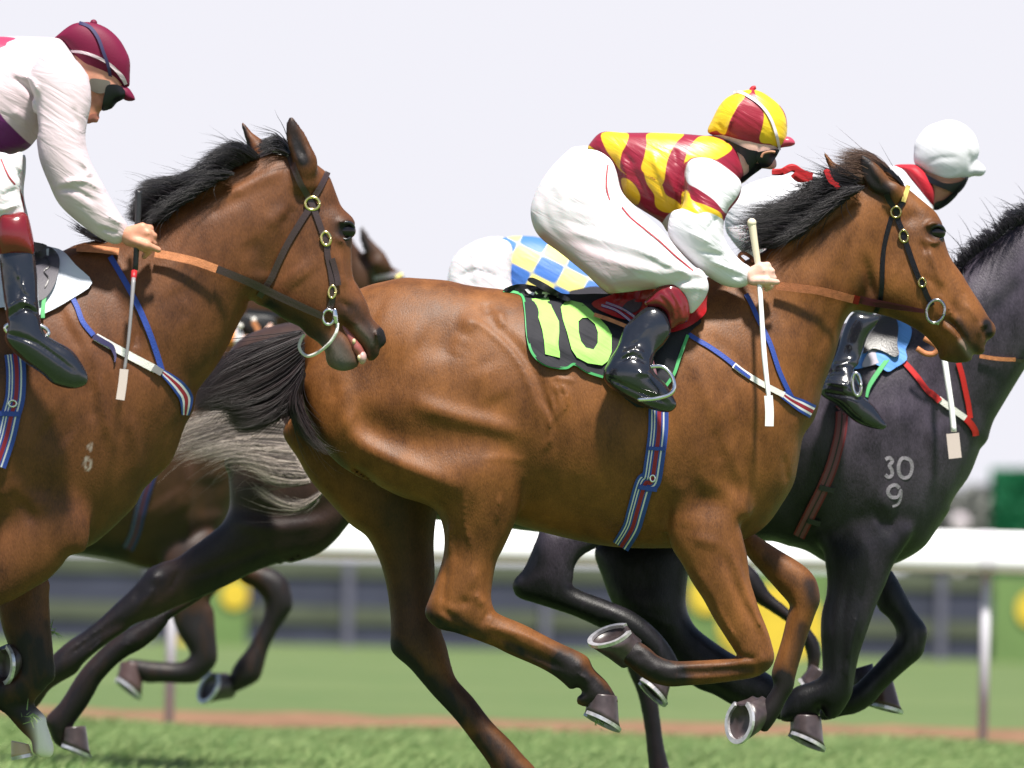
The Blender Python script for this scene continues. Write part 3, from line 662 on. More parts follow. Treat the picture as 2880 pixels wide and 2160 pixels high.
tree(at(2745, 140.), 2.3, 1.1, 3500, (.22, .18, .20), 'small purplish tree in blossom between the grey green shrub and the hedge', 5, .06)
o = empty('hedge', at(2880, 126.), 'dense clipped dark green hedge block standing behind the right end of the rail', 'hedge')
V, Fc = box_mesh([(fx(2788, 126.), 125.6, -.02, fx(3250, 126.), 126.6, fz(1302, 126.))]); mesh('hedge_core', V, Fc, mat('hedge heart', (.010, .10, .045), .9, .1), o, False)
nl = 26000; R = np.random.default_rng(21); x0, x1, z1 = fx(2788, 126.), fx(3250, 126.), fz(1298, 126.)
cen = np.stack([R.uniform(x0 - .03, x1, nl), R.choice([125.57, 126.62], nl) + R.normal(0, .03, nl), R.uniform(0, z1, nl)], 1); tp = R.random(nl) < .3; cen[tp, 1] = R.uniform(125.6, 126.6, tp.sum()); cen[tp, 2] = z1 + R.normal(0, .025, tp.sum())
a = R.normal(0, 1, (nl, 3)); a /= np.linalg.norm(a, axis=1)[:, None]; b = np.cross(a, R.normal(0, 1, (nl, 3))); b /= np.linalg.norm(b, axis=1)[:, None]; s_ = .045
P = np.stack([cen - a * s_, cen + b * s_ * .6, cen + a * s_, cen - b * s_ * .6], 1); P[:, :, 2] = np.maximum(P[:, :, 2], 0)
mesh('foliage', P.reshape(-1, 3), np.arange(nl * 4).reshape(-1, 4), mat('hedge leaves', (.010, .16, .065), .6, .3, var=.35, vscale=3), o, False)
prop(ball('ornamental_globe', 's 2692,1444', 120., .14, mat('pale stone', (.55, .48, .52), .7), None), 'pale round stone globe just above the white rail beside the dark grey chest', 'ornament')
V, Fc = tube_mesh([(fx(2692, 120.), 120., -.02), (fx(2692, 120.), 120., fz(1462, 120.))], .05, 10)
prop(mesh('globe_pillar', V, Fc, mat('pillar stone', (.4, .37, .38), .8)), 'slim stone pillar under the pale globe behind the rail', 'pillar')

# the course falls about one degree to the right
TILT = math.radians(1.3); bpy.context.view_layer.update()
for o in list(S.objects):
    if o.parent is None and o.type in ('MESH', 'EMPTY'):
        o.location = Matrix.Rotation(TILT, 3, 'Y') @ o.location; o.rotation_euler = (0, TILT, 0)
# ------------------------------------------------------------------ horses
def eye(bv, t, d, r, parent, inset=.62):
    p = Z(t)[0]; q, n = hit(bv, p[0], p[1], d); q = q if q is not None else Vector(W(p[0], p[1], d - .08))
    return ball('eye', [q[0], q[1] + r * inset, q[2]], 0, r, M['eye'], parent, 1.1, .95, .9)
def fit0(bv, t, d):
    p = Z(t)[0]; q, _ = hit(bv, p[0], p[1], d); return q[1] if q is not None else d - .09
def body(root, v, coat, dark, pale=(), smooth=4):
    V, Fc = v.build(smooth); bv = bvh_of((V, Fc))
    o = mesh('body', V, Fc, coat, root, True, attrs={'dark': vattr(V, dark, v.d0), 'pale': vattr(V, pale, v.d0)})
    return bv
def ear_hollow(v, path, w_, amp): v.strokes([(path, w_, -amp, -1)], -.08)
HG = 'racehorses galloping in the pack'
# ---- horse B: the leading bright bay with the number 10 cloth
dB = 25.0
hB = empty('horse', ((1500 - CX) * dB / FP, dB, 0), 'bright bay racehorse with number 10 cloth at full stretch across the picture', 'horse', HG)
v = Vol(dB, (780, 400, 2830, 2400), -.50, .50, .0068)
v.poly('s 1033,804 f 560,180 660,160 740,163 900,175 1000,198 1100,213 1210,225 s 1450,822 1560,838 1700,842 1850,825 1960,795 2040,790 2150,860 2260,980 g 1040,900 985,1040 960,1180 930,1310 j 850,220 800,290 740,345 660,390 s 2060,1530 1960,1540 1750,1540 1600,1515 1450,1475 1300,1420 1120,1360 960,1290 870,1180 848,1080 848,980 880,900 950,840', 0, .76)
v.poly('s 1990,800 2074,745 2155,701 2216,640 2266,595 2317,556 2368,520 2418,483 2470,470 2520,520 2530,640 2490,760 2420,850 g 1230,380 1195,460 1165,580 1125,690 1080,800 1040,900 s 2240,1200 2150,1280 2020,1200 1950,1000 1940,880', 0, [('s 2450,560', .62), ('s 2300,800', .62), ('s 2100,1050', .8)], .05)
v.poly('m 820,560 950,600 1080,690 1170,765 1250,830 1390,950 1440,1020 1470,1090 1485,1220 1540,1380 1620,1500 1680,1580 n 1640,20 1720,150 1800,270 1870,390 1920,450 1940,510 1920,570 1860,615 1835,660 1830,720 1790,755 1720,750 1705,795 1650,825 1550,832 1450,815 1390,790 1370,710 1300,620 1200,530 1050,445 900,385 760,350 560,300 e 1290,1240 1330,1000 1350,800 1340,680', 0, [('m 1300,1000', .62), ('m 900,1400', .60), ('n 1350,300', .62), ('n 1750,550', .72)], .02)
v.poly('m 716,438 770,455 900,555 1010,700 1110,800 1080,850 980,830 880,795 800,750 740,670 712,575 708,490', -.065, .62, .008)       # ears
v.poly('m 372,410 402,425 480,515 590,590 540,650 440,580 398,490', .06, 1.0, .008)
v.cone((*Z('m 1020,760')[0], -.06), (*Z('m 1000,880')[0], -.03), .022, .04, .02); v.cone((*Z('m 520,600')[0], .06), (*Z('m 700,660')[0], .02), .016, .04, .02)
v.cone((*Z('n 1835,465')[0], -.066), (*Z('n 1858,545')[0], -.060), .0135, .012, .006, True)
tn = [('f 900,700', .50), ('i 1050,250', .62), ('i 950,780', .72), ('i 1300,980', .88), ('i 1750,1200', .95)]
v.poly('f 1090,430 1180,480 1260,560 1340,700 1395,850 1415,950 1400,1080 1355,1200 1355,1280 i 1340,80 1310,200 1270,320 1215,440 1180,510 1160,600 1148,700 1160,765 1195,805 1330,862 1500,950 1640,1015 1690,1050 1720,1110 1790,1180 1840,1260 1850,1300 1770,1330 1640,1310 1625,1270 1655,1240 1630,1212 1590,1222 1540,1180 1450,1110 1300,1040 1100,960 950,908 860,887 800,840 780,790 800,730 830,650 860,560 882,480 890,400 880,320 850,240 780,195 640,150 500,80 390,5 k 1750,960 1600,895 1450,800 1330,660 1240,480 1195,300 1190,150 s 890,990 960,935 1080,915 1200,915 1290,905',
       [('s 1080,930', -.09), ('s 1250,920', -.10), ('f 900,700', -.150), ('i 1000,100', -.165), ('i 950,780', -.15), ('i 1750,1200', -.13)], tn, .028)
v.poly('s 850,1150 k 1040,560 1150,760 1250,930 1400,1100 1540,1250 1660,1340 1740,1480 i 550,580 575,700 590,850 588,980 612,1032 700,1110 820,1250 950,1390 1050,1520 1130,1630 1180,1720 1230,1790 1330,1850 1420,1860 1440,1800 1410,1700 1390,1655 1320,1580 1250,1500 1150,1400 1050,1270 960,1170 930,1100 900,980 870,890 835,700 835,560 830,400 850,240 900,150 1000,50 f 1000,1000 600,800 200,900',
       [('f 700,900', .13), ('i 700,400', .15), ('i 1000,1400', .13)], [('f 700,900', .45), ('i 700,500', .62), ('i 750,1050', .72), ('i 1200,1600', .9)], .03)
v.poly('h 920,330 960,430 1020,520 1080,630 1140,720 1200,830 1270,940 1325,1030 1300,1048 1200,1058 1000,1066 900,1040 850,1000 800,965 740,960 690,1000 660,1040 720,1090 780,1140 850,1182 950,1207 1050,1202 1200,1190 1400,1162 1480,1130 1522,1090 1537,1040 1525,980 1500,900 1460,800 1430,700 1402,600 1385,480 1362,380 1350,300 s 2110,1440 2080,1380 2000,1340 1920,1360 1880,1430',
       [('h 1100,250', -.145), ('h 1300,900', -.14), ('h 800,1050', -.13)], [('h 1150,350', .62), ('h 1350,800', .75), ('h 1100,1120', .9)], .03)
v.poly('h 1380,330 1440,368 1550,440 1680,520 1745,578 1778,640 1790,730 1762,810 1720,930 1680,1060 1655,1150 1640,1222 1600,1290 1560,1370 1490,1460 1440,1420 1440,1340 1490,1270 1530,1200 1520,1150 1525,1110 1550,1030 1580,930 1610,800 1618,750 1560,680 1480,590 1400,500 1350,430 1300,350', .13, .85, .02)
v.strokes([
    ('f 1030,405 1100,430 1250,565 1340,705 1395,860 1412,960', 8, .0045, -1), ('f 1130,385 1300,560 1400,720 1455,880 1490,1010 1470,1120', 13, -.009, -1), ('f 1420,860 1470,960 1478,1050 1450,1120', 7, .006, -1),
    ('f 700,850 850,905 1000,950 1180,995 1300,1030', 26, .019, -1), ('f 380,930 560,1030 850,1100 1180,1090', 46, -.036, -1), ('f 320,760 345,930 430,1070 620,1180 850,1290 1000,1340', 28, .019, -1), ('f 250,700 285,860', 18, -.006, -1),
    ('f 1030,410', 22, .013, -1), ('f 900,520', 55, -.009, -1), ('f 1190,340 1215,440', 12, .007, -1), ('f 1110,300 1140,370', 14, -.007, -1), ('f 480,420 600,480 750,560', 70, .014, -1), ('f 880,700', 60, -.006, -1), ('f 1100,650 1200,850', 45, .010, -1), ('f 1000,480 940,600', 18, .007, -1),
    ('f 1100,1170 1240,1165 1330,1180', 8, .003, -1), 
    ('f 1560,900 1500,1100 1460,1300', 20, .004, -1), ('f 1700,850 1640,1100 1590,1350', 20, .004, -1), ('f 1830,900 1780,1150 1720,1400', 20, .004, -1), ('f 1480,760 1560,800 1540,900', 10, .004, -1),
    ('j 215,120 225,260 250,420', 14, -.012, -1), ('j 300,60 330,200 320,330', 24, .007, -1), ('j 470,190', 44, -.014, -1), ('j 400,60 560,140 690,260', 26, .009, -1), ('g 560,1050 640,1300 700,1420', 16, .006, -1), ('g 480,1000 520,1200', 16, -.006, -1),
    ('g 330,540 420,760 520,960', 20, .006, -1), ('g 440,480 640,640 860,900', 20, -.006, -1), ('g 640,700 760,1000', 30, .006, -1),
    ('e 850,1060 1000,930 1150,820 1290,705', 9, -.009, -1), ('e 800,1010 960,880 1120,760 1270,650', 10, .007, -1), ('e 1270,900 1200,1100 1150,1300 g 980,800 900,960', 16, -.006, -1), ('e 1000,1150 1100,1200', 40, .005, -1),
    ('h 1290,430 1350,600 1420,780 1490,940', 8, .007, -1), ('h 1250,470 1310,640 1400,840', 9, -.008, -1), ('h 1330,420 1390,640 1450,830', 8, -.006, -1), ('h 1100,560 1250,800', 12, .005, -1), ('h 980,1130 1150,1128 1440,1105', 8, -.010, -1), ('h 1000,1090 1200,1085 1380,1070', 8, .005, -1), ('h 1080,380 1230,420', 14, .006, -1),
    ('i 1150,915 1350,1005 1560,1110', 8, -.010, -1), ('i 1130,870 1350,930 1560,1040', 8, .006, -1), ('i 1200,1000 1400,1080 1520,1140', 7, .005, -1), ('i 905,540 890,660 880,740', 8, -.010, -1), ('i 900,760 960,800', 9, .007, -1), ('i 1060,690 1110,760', 9, .008, -1), ('i 1000,740', 12, -.009, -1), ('i 1130,790 1100,860', 6, -.005, -1), ('i 1060,560 1040,660', 10, .006, -1), ('i 1640,1090', 12, .006, -1), ('i 960,330 950,520', 12, -.006, -1),
    ('m 1350,1300 1430,1480 1490,1630', 7, .006, -1), ('m 1190,1000', 20, -.012, -1), ('m 1330,1090 1400,1050 1460,1080', 7, .012, -1), ('m 1400,1150', 11, -.012, -1), ('m 1340,1210 1410,1235 1470,1205', 5, .008, -1), ('m 1280,1230 1330,1330', 6, -.006, -1), ('m 1120,950', 16, .006, -1),
    ('e 1330,1030 1360,1150 1390,1260', 10, -.010, -1), ('e 1480,1150', 50, .009, -1), ('e 1640,1130 1720,1180 1760,1300', 8, -.006, -1), ('n 1430,390 1530,440 1620,560 1690,690 1725,745', 5, -.012, -1), ('n 1440,470 1560,560 1660,690', 10, .007, -1),
    ('n 1850,430 1815,480 1810,560', 7, .008, -1), ('n 1845,465 1862,530', 11, -.026, -1), ('n 1850,550', 8, -.016, -1), ('n 1910,480 1925,540', 5, .006, -1), ('n 1640,150 1660,140', 5, -.004, -1), ('n 1530,230 1600,380', 7, -.004, -1), ('n 1480,260 1560,420', 6, .004, -1), ('n 1370,600 1440,690', 10, -.006, -1),
    ('m 760,520 830,640 920,740', 9, -.012, -1),
    ('f 1500,760 1530,860 1500,960', 4, .004, -1), ('f 1530,740 1570,830 1550,930', 4, .004, -1), ('f 1470,800 1490,900 1470,1000', 4, .004, -1), ('f 1500,720 1600,740', 5, .004, -1),
    ('g 700,1050 720,1200 700,1350', 9, .005, -1), ('g 880,1150 900,1300', 8, -.005, -1), ('g 560,820 600,960', 9, .004, -1), ('g 400,1100 420,1300', 14, .004, -1),
    ('h 1400,700 1470,900', 7, .005, -1), ('h 1210,760 1320,960', 7, .005, -1), ('h 1480,1060', 14, .007, -1), ('h 1330,1040 1430,1050', 6, -.006, -1), ('h 880,1110', 14, .006, -1), ('h 790,1040', 9, -.006, -1),
    ('i 1010,150 1000,300 1040,440', 4, .004, -1), ('i 1200,150 1180,300', 4, .004, -1), ('i 920,300 915,480', 7, .006, -1), ('i 860,800 930,860', 7, .006, -1), ('i 1620,1130 1700,1180', 5, .004, -1), ('i 1700,1150 1790,1260', 6, -.004, -1),
    ('e 1560,1050 1500,1200', 9, -.004, -1), ('n 1400,150 1450,280', 6, .004, -1), ('n 1300,300 1400,480 1450,600', 8, -.004, -1), ('n 1660,250 1730,330 1790,430', 6, .004, -1), ('n 1600,600 1680,720', 8, .006, -1), ('n 1480,700 1560,790', 10, .005, -1),
], -.15)
dk = [('i 790,790 850,850 1000,900', 16, .9, -1), ('i 1540,1090 1640,1170 1760,1280', 42, 1.2, -1), ('i 1250,980 1560,1120', 16, .8, -1), ('i 950,830 1100,930', 14, .7, -1), ('i 600,1010 700,1130 850,1260 950,1360', 40, 1.1, 1), ('i 1100,1500 1250,1650 1400,1830', 30, .9, 1), ('i 950,1250 1100,1400', 34, .75, 1), ('i 650,250 700,700 720,950', 70, .55, 1),  # far hind leg: dark lower points, plus inner-leg shade painted on the upper part
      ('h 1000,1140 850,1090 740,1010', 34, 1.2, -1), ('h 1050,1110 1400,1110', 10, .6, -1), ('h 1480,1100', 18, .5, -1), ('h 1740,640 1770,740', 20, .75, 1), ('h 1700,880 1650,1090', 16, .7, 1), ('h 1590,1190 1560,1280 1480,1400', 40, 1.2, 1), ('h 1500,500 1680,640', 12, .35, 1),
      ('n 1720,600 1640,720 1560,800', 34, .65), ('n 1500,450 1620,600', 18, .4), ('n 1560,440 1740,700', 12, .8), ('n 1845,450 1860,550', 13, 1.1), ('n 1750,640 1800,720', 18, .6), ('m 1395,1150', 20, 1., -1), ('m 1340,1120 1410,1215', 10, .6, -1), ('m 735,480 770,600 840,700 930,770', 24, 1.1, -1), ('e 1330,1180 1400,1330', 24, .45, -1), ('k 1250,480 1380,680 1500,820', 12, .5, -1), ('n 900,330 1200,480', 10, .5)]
pl = [('i 1660,1260', 4, .0), ('n 1600,640 1700,760', 9, .35, -1), ('n 1860,620', 5, .4, -1)]
bB = body(hB, v, M['bayB'], dk, pl); del v
eye(bB, 'm 1408,1150', dB, .028, hB)
ye_ = fit0(bB, 'm 1400,1110', dB); ptube('eyelid', 'm 1325,1165 1360,1110 1410,1088 1460,1100 1485,1140', [ye_ + .004, ye_ - .004, ye_ - .004, ye_ + .002, ye_ + .02], .0055, M['black_leather'], hB, 8); ptube('eyelid', 'm 1335,1175 1380,1215 1430,1222 1470,1200', [ye_ + .006, ye_, ye_, ye_ + .016], .004, M['black_leather'], hB, 8)
hoof('i 1762,1396', dB - .13, (.89, .05, -.46), (-.45, -.16, -.88), .135, .12, .068, M['hoof'], M['shoe'], hB)
hoof('i 1560,1965', dB + .12, (.97, 0, -.2), (-.2, 0, -1), .145, .125, .085, M['hoof'], M['shoe'], hB)
hoof('h 626,925', dB - .13, (-.93, -.06, -.36), (-.30, -.42, .86), .148, .128, .085, M['hoof'], M['shoe'], hB)
hoof('h 1346,1400', dB + .10, (-.10, -.10, -1), (-.72, -.66, .06), .145, .125, .09, M['hoof'], M['shoe'], hB)
mg = ['e 1300,600 1240,560 1180,530 1130,520', 'e 1270,620 1150,600 1050,600 950,580', 'e 1230,650 1100,640 980,660 880,690', 'e 1170,690 1020,700 880,730 760,760', 'e 1110,730 950,750 780,770 620,770', 'e 1050,780 900,790 740,810 600,810', 'e 990,830 840,840 700,850 570,860', 'e 930,880 800,880 690,890 600,880', 'e 880,930 780,930 690,950 620,990', 'e 830,980 740,970 670,980 610,1030']
hair('mane', mg, [dB - .045] * len(mg), 3200, .0010, M['black_hair'], hB, 7, 10, .03, .12, .35)
hair('mane', ['e 1320,640 1240,660 1170,690', 'e 1230,700 1140,720 1060,760', 'e 1140,760 1040,800 960,830', 'e 1050,830 950,870 860,920', 'e 960,910 870,940 790,980'], [dB - .10] * 5, 1500, .0011, M['black_hair'], hB, 8, 8, .02, .1, .3)
hair('forelock', ['m 960,560 850,470 700,420 540,420 470,440', 'm 900,600 800,530 680,500 560,500 470,480', 'm 850,650 740,600 620,570 520,570 450,550', 'm 800,690 700,660 600,640 520,640'], [dB - .02, dB - .02, dB - .03, dB - .04], 1200, .0009, M['brown_hair'], hB, 8, 9, .02, .03, .3)
hair('forelock', ['m 1090,690 1000,600 900,520 760,450', 'm 1110,720 1020,640 940,560 820,480'], [dB, dB], 160, .0014, M['black_hair'], hB, 4, 8, .02, .02, .2)
tg = ['b 1672,735 1560,765 1400,820 1250,895 1150,1000 1080,1100', 'b 1680,800 1560,870 1400,950 1250,1020 1120,1100 1060,1180', 'b 1682,880 1600,960 1450,1050 1300,1100 1150,1130 1070,1190', 'b 1684,940 1620,1050 1500,1140 1380,1170 1240,1160', 'b 1684,980 1600,1100 1500,1200 1400,1260 1310,1265 1260,1200', 'b 1686,1000 1640,1110 1560,1180 1480,1210']
hair('tail', tg, [dB - .05, dB - .06, dB - .05, dB - .04, dB - .03, dB - .03], 7000, .0011, M['tail_hair'], hB, 8, 12, .035, .06, .2)
hair('tail', ['b 1690,960 1655,1100 1700,1240 1770,1360 1830,1420', 'b 1680,990 1630,1130 1680,1270 1750,1370 1880,1405', 'b 1665,1030 1610,1130 1640,1250 1700,1330'], [dB - .17, dB - .20, dB - .10], 620, .0015, M['tail_hair'], hB, 6, 10, .015, .12, .35)
# bridle (children of the horse; rings, buckles and bit are its pieces)
br = strap('bridle', bB, 'm 950,800 985,870 1040,950 1060,1040 1100,1140 1130,1240 1165,1340 1200,1440 1240,1545 1275,1610 n 1240,110 1275,195 1322,275', 15, dB, M['black_leather'], hB)
strap('throatlatch', bB, 'm 1000,1010 960,1150 930,1300 918,1450 912,1640 s 2474,850 2462,880', 13, dB, M['black_leather'], br)
strap('browband', bB, 'm 1050,950 1090,890 1115,850', 15, dB, M['black_leather'], br)
strap('browband', bB, 'm 1108,872 1130,800 1155,720', 13, dB, M['yellow_band'], br, thick=.006)
def fit(bv, t, d, off=.008):
    p = Z(t)[0]; q, _ = hit(bv, p[0], p[1], d); return (q[1] if q is not None else d - .08) - off
ring('brass_ring', 'm 1040,965', fit(bB, 'm 1040,965', dB), 14, 15, .0038, M['brass'], br)
ring('buckle', 'm 1112,1185', fit(bB, 'm 1112,1185', dB), 12, 17, .0046, M['brass'], br, -.15); ring('buckle', 'm 1280,1608', fit(bB, 'm 1280,1608', dB), 10, 12, .004, M['brass'], br)
ring('bit_ring', 'n 1352,330', fit(bB, 'n 1352,330', dB, .022), 25, 33, .0055, M['steel'], br, .25)
ptube('bit_bar', 'n 1370,450 1400,420 1440,395', [fit(bB, 'n 1352,330', dB, .022), fit(bB, 'n 1352,330', dB, .01), dB - .03], .006, M['steel'], br)
strap('rein', bB, 'e 835,1192 950,1205 1080,1222 1265,1268', 23, dB, M['rubber'], hB, off=.02, lift=.012)
strap('rein', bB, 'e 1260,1266 1297,1276', 24, dB, M['red_strap'], hB, off=.021, lift=.012)
strap('rein', bB, 'n 612,215 760,250 1000,290 1240,330', [22, 21, 17, 10], dB, M['maroon_strap'], hB, off=.02, lift=.006)
strap('rein', bB, 'e 660,1060 630,1030 650,1010 690,1030 710,1060', 10, dB, M['rubber'], hB, off=.01)
for k_, q_ in enumerate(('p 1305,1125 1400,1118 1500,1080 1560,1085', 'p 1430,1130 1540,1075 1640,1120 1760,1160', 'p 1530,1150 1580,1200 1650,1215 1750,1185', 'p 1560,1120 1630,1170 1720,1205', 'p 1895,1095 1940,1160 1990,1240 2050,1300', 'p 1915,1120 1960,1220 2040,1270')):
    free_ribbon('mane_ribbon', q_, dB - .06 - .012 * k_, 11 + 2 * (k_ % 2), M['ribbon'], hB, .005)
# bridle (children of the horse; rings, buckles and bit are its pieces)
br = strap('bridle', bB, 'm 950,800 985,870 1040,950 1060,1040 1100,1140 1130,1240 1165,1340 1200,1440 1240,1545 1275,1610 n 1240,110 1275,195 1322,275', 15, dB, M['black_leather'], hB)
strap('throatlatch', bB, 'm 1000,1010 960,1150 930,1300 918,1450 912,1640 s 2474,850 2462,880', 13, dB, M['black_leather'], br)
strap('browband', bB, 'm 1050,950 1090,890 1115,850', 15, dB, M['black_leather'], br)
strap('browband', bB, 'm 1108,872 1130,800 1155,720', 13, dB, M['yellow_band'], br, thick=.006)
def fit(bv, t, d, off=.008):
    p = Z(t)[0]; q, _ = hit(bv, p[0], p[1], d); return (q[1] if q is not None else d - .08) - off
ring('brass_ring', 'm 1040,965', fit(bB, 'm 1040,965', dB), 14, 15, .0038, M['brass'], br)
ring('buckle', 'm 1112,1185', fit(bB, 'm 1112,1185', dB), 12, 17, .0046, M['brass'], br, -.15); ring('buckle', 'm 1280,1608', fit(bB, 'm 1280,1608', dB), 10, 12, .004, M['brass'], br)
ring('bit_ring', 'n 1352,330', fit(bB, 'n 1352,330', dB, .022), 25, 33, .0055, M['steel'], br, .25)
ptube('bit_bar', 'n 1370,450 1400,420 1440,395', [fit(bB, 'n 1352,330', dB, .022), fit(bB, 'n 1352,330', dB, .01), dB - .03], .006, M['steel'], br)
strap('rein', bB, 'e 835,1192 950,1205 1080,1222 1265,1268', 23, dB, M['rubber'], hB, off=.02, lift=.012)
strap('rein', bB, 'e 1260,1266 1297,1276', 24, dB, M['red_strap'], hB, off=.021, lift=.012)
strap('rein', bB, 'n 612,215 760,250 1000,290 1240,330', [22, 21, 17, 10], dB, M['maroon_strap'], hB, off=.02, lift=.006)
strap('rein', bB, 'e 660,1060 630,1030 650,1010 690,1030 710,1060', 10, dB, M['rubber'], hB, off=.01)
for q_ in ('p 1310,1120 1420,1120 1530,1075 1640,1130 1750,1170', 'p 1560,1140 1620,1190 1760,1180', 'p 1900,1100 1960,1180 2040,1290'):
    ptube('mane_ribbon', q_, dB - .05, [.010, .013, .010], M['ribbon'], hB, 7)
# saddle, cloth, girth, breast girth
sB = empty('saddle', ((1800 - CX) * dB / FP, dB, .9), 'red racing saddle with striped webbing under the jockey in yellow and maroon', 'saddle', 'racing saddles')
nB = patch('number_cloth', bB, 'f 1212,232 1312,252 1337,330 1350,480 1378,580 1452,645 1560,662 1612,640 1680,682 1770,712 g 60,880 170,830 265,700 300,600 345,475 420,380 f 2050,300 1800,250 1560,250 1390,205 1290,196', dB, M['cloth_black'], None, .005, .006, 10, None, 3, .004)
prop(nB, 'black saddle cloth edged green bearing a lime number 10', 'number cloth')
bN = bvh_of((np.array([v_.co for v_ in nB.data.vertices]), np.array([list(p.vertices)[:3] for p in nB.data.polygons])))
patch('number', bN, 'd 188,1264 282,1258 300,1310 340,1390 345,1592 264,1572 258,1500 248,1440 230,1380', dB, M['lime'], nB, .002, .004, 12, None, 0)
patch('number', bN, 'd 350,1310 372,1282 410,1274 470,1288 520,1330 565,1372 610,1420 633,1462 632,1560 612,1610 580,1634 500,1622 440,1590 410,1545 385,1450 362,1380', dB, M['lime'], nB, .002, .004, 12, 'd 448,1390 470,1370 500,1370 540,1405 556,1450 555,1510 532,1546 490,1536 462,1500 450,1450', 0)
for q_ in ('f 1335,225 1350,222 1372,240 1395,235 1410,250 1380,258 1352,246', 'f 1432,238 1480,240 1478,252 1462,252 1452,272 1440,268 1448,252 1430,250', 'f 1515,258 1550,266 1545,278 1512,270', 'f 1566,268 1580,272 1576,284 1562,280'):
    patch('lettering', bN, q_, dB, M['letter'], nB, .002, .003, 8, None, 0)
strap('binding', bB, 'f 1215,232 1312,252 1337,330 1350,480 1378,580 1452,645 1560,662 1612,640 1680,682 1770,712', 7, dB, M['green'], nB, off=.008, thick=.007, n=3)
strap('binding', bB, 'g 345,478 300,600 265,700 200,790', 9, dB, M['green'], nB, off=.010, thick=.007, n=3)
bBN = bvh_of((np.array([v_.co for v_ in nB.data.vertices]), np.array([list(p.vertices)[:3] for p in nB.data.polygons])))
patch('flap', bBN, 'd 520,1292 640,1238 700,1200 850,1150 1100,1150 1160,1220 1160,1290 1150,1350 1060,1420 950,1452 880,1430 790,1340 740,1380 640,1360', dB, M['sadd'], sB, .006, .016, 12)
patch('flap_lining', bBN, 'd 690,1330 720,1280 790,1262 800,1300 760,1340', dB, M['sadgrey'], sB, .023, .004, 8)
patch('seat', bBN, 'd 165,1162 190,1146 250,1172 330,1220 400,1262 385,1278 300,1242 215,1195', dB, M['sadblack'], sB, .008, .03, 12)
for q_ in ('d 575,1300 660,1330 740,1390', 'd 600,1285 690,1320 760,1365'): strap('webbing', bBN, q_, 7, dB, M['breast'], sB, off=.024, n=3)
strap('stirrup_leather', bBN, 'd 535,1352 620,1380 720,1420', 11, dB, M['rubber'], sB, off=.026, n=3)
strap('stirrup_leather', bBN, 'f 2035,600 2045,640 2060,700 2075,760', 11, dB, M['maroon_strap'], sB, off=.06, n=3)
strap('girth', bB, 'f 2065,690 2080,800 2078,900 2075,1020 2055,1180 2035,1290 j 105,80 60,230 30,330 -30,430', [54, 56, 56, 56, 56, 54, 52, 50], dB, M['girth'], sB, off=.004, thick=.006, n=9)
strap('girth_keeper', bB, 'f 2020,1108 2115,1112', 10, dB, M['blue'], sB, off=.011, n=3)
ptube('stirrup_iron', 'f 2035,655 2100,655 2148,700 2166,765 2140,808 2060,832 1965,838', [dB - .40, dB - .41, dB - .42, dB - .425, dB - .43, dB - .43, dB - .42], .0065, M['steel'], sB, 8)
g_ = ring('girth_buckle', 'f 2045,1275', fit(bB, 'f 2045,1275', dB, .014), 7, 9, .003, M['steel'], sB)
strap('girth_keeper', bB, 'f 1965,1322 2070,1338', 13, dB, M['blue'], sB, off=.011, n=3)
cB = empty('breast_girth', ((2100 - CX) * dB / FP, dB, 1.1), 'blue breast girth with white elastic and red stripe on the bright bay horse', 'breast girth', 'breast girths')
strap('strap', bB, 'g 320,455 390,500 460,540 540,595 612,652', 13, dB, M['blue'], cB); strap('strap', bB, 'g 668,250 700,310 735,390 800,520 850,670 890,760 930,840', 13, dB, M['blue'], cB)
strap('elastic', bB, 'g 600,645 660,690 760,750 880,812', 16, dB, M['white'], cB, off=.005); strap('lacing', bB, 'g 605,650 650,685 690,715', 9, dB, M['blue'], cB, off=.009, n=3)
strap('chest_band', bB, 'g 870,805 920,840 975,870 1040,905', [20, 26, 36, 40], dB, M['breast'], cB, off=.006, n=9)

# ---- horse A: left, bay with open mouth
dA = 24.0
hA = empty('horse', ((-300 - CX) * dA / FP, dA, 0), 'bay racehorse entering from the left with open mouth and bulging neck', 'horse', HG)
v = Vol(dA, (-960, 300, 1120, 2300), -.5, .5, .0072)
v.poly('s -620,740 -500,700 -300,725 0,740 150,715 250,690 330,720 400,800 460,900 b 1060,1110 1005,1215 960,1265 920,1335 885,1420 860,1500 830,1570 c 800,110 750,200 690,265 600,350 500,425 s 180,1560 0,1590 -200,1560 -450,1500 -650,1420 -740,1250 -760,1000 -720,820', 0, .72)
v.poly('s 200,720 a 640,1330 760,1250 870,1180 950,1110 1100,1010 1250,940 1400,870 1520,830 1610,840 1720,930 1740,1060 1700,1250 1600,1450 b 1480,560 1390,560 1370,610 1320,700 1270,810 1200,930 1130,1020 1060,1115 s 480,1300 380,1330 250,1250 180,1050 170,850', 0, [('a 1600,1000', .58), ('a 1200,1300', .62), ('b 600,900', .78)], .05)
v.poly('a 1560,860 1700,880 1770,920 1830,980 1870,1080 1900,1150 1955,1205 1972,1245 1955,1330 b 1960,420 2000,500 2040,580 2062,650 2095,690 2132,730 2147,780 2137,812 2112,832 2102,872 2065,902 2040,892 2025,850 1960,770 1905,700 1880,720 1830,760 1770,760 1700,722 1600,680 1500,615 1420,560 1440,430 1520,250 a 1580,1000', 0, [('a 1800,1100', .60), ('b 1600,350', .58), ('b 1900,600', .62), ('b 2080,780', .7)], .02)
v.poly('b 1700,640 1800,620 1890,690 1940,760 1985,850 1995,915 1960,945 1900,957 1840,937 1812,900 1805,850 1770,800 1690,735', 0, .75, .02)
v.poly('a 1590,690 1605,655 1625,645 1650,680 1700,750 1740,840 1765,900 1740,960 1660,940 1612,850 1590,770', -.07, .5, .008)
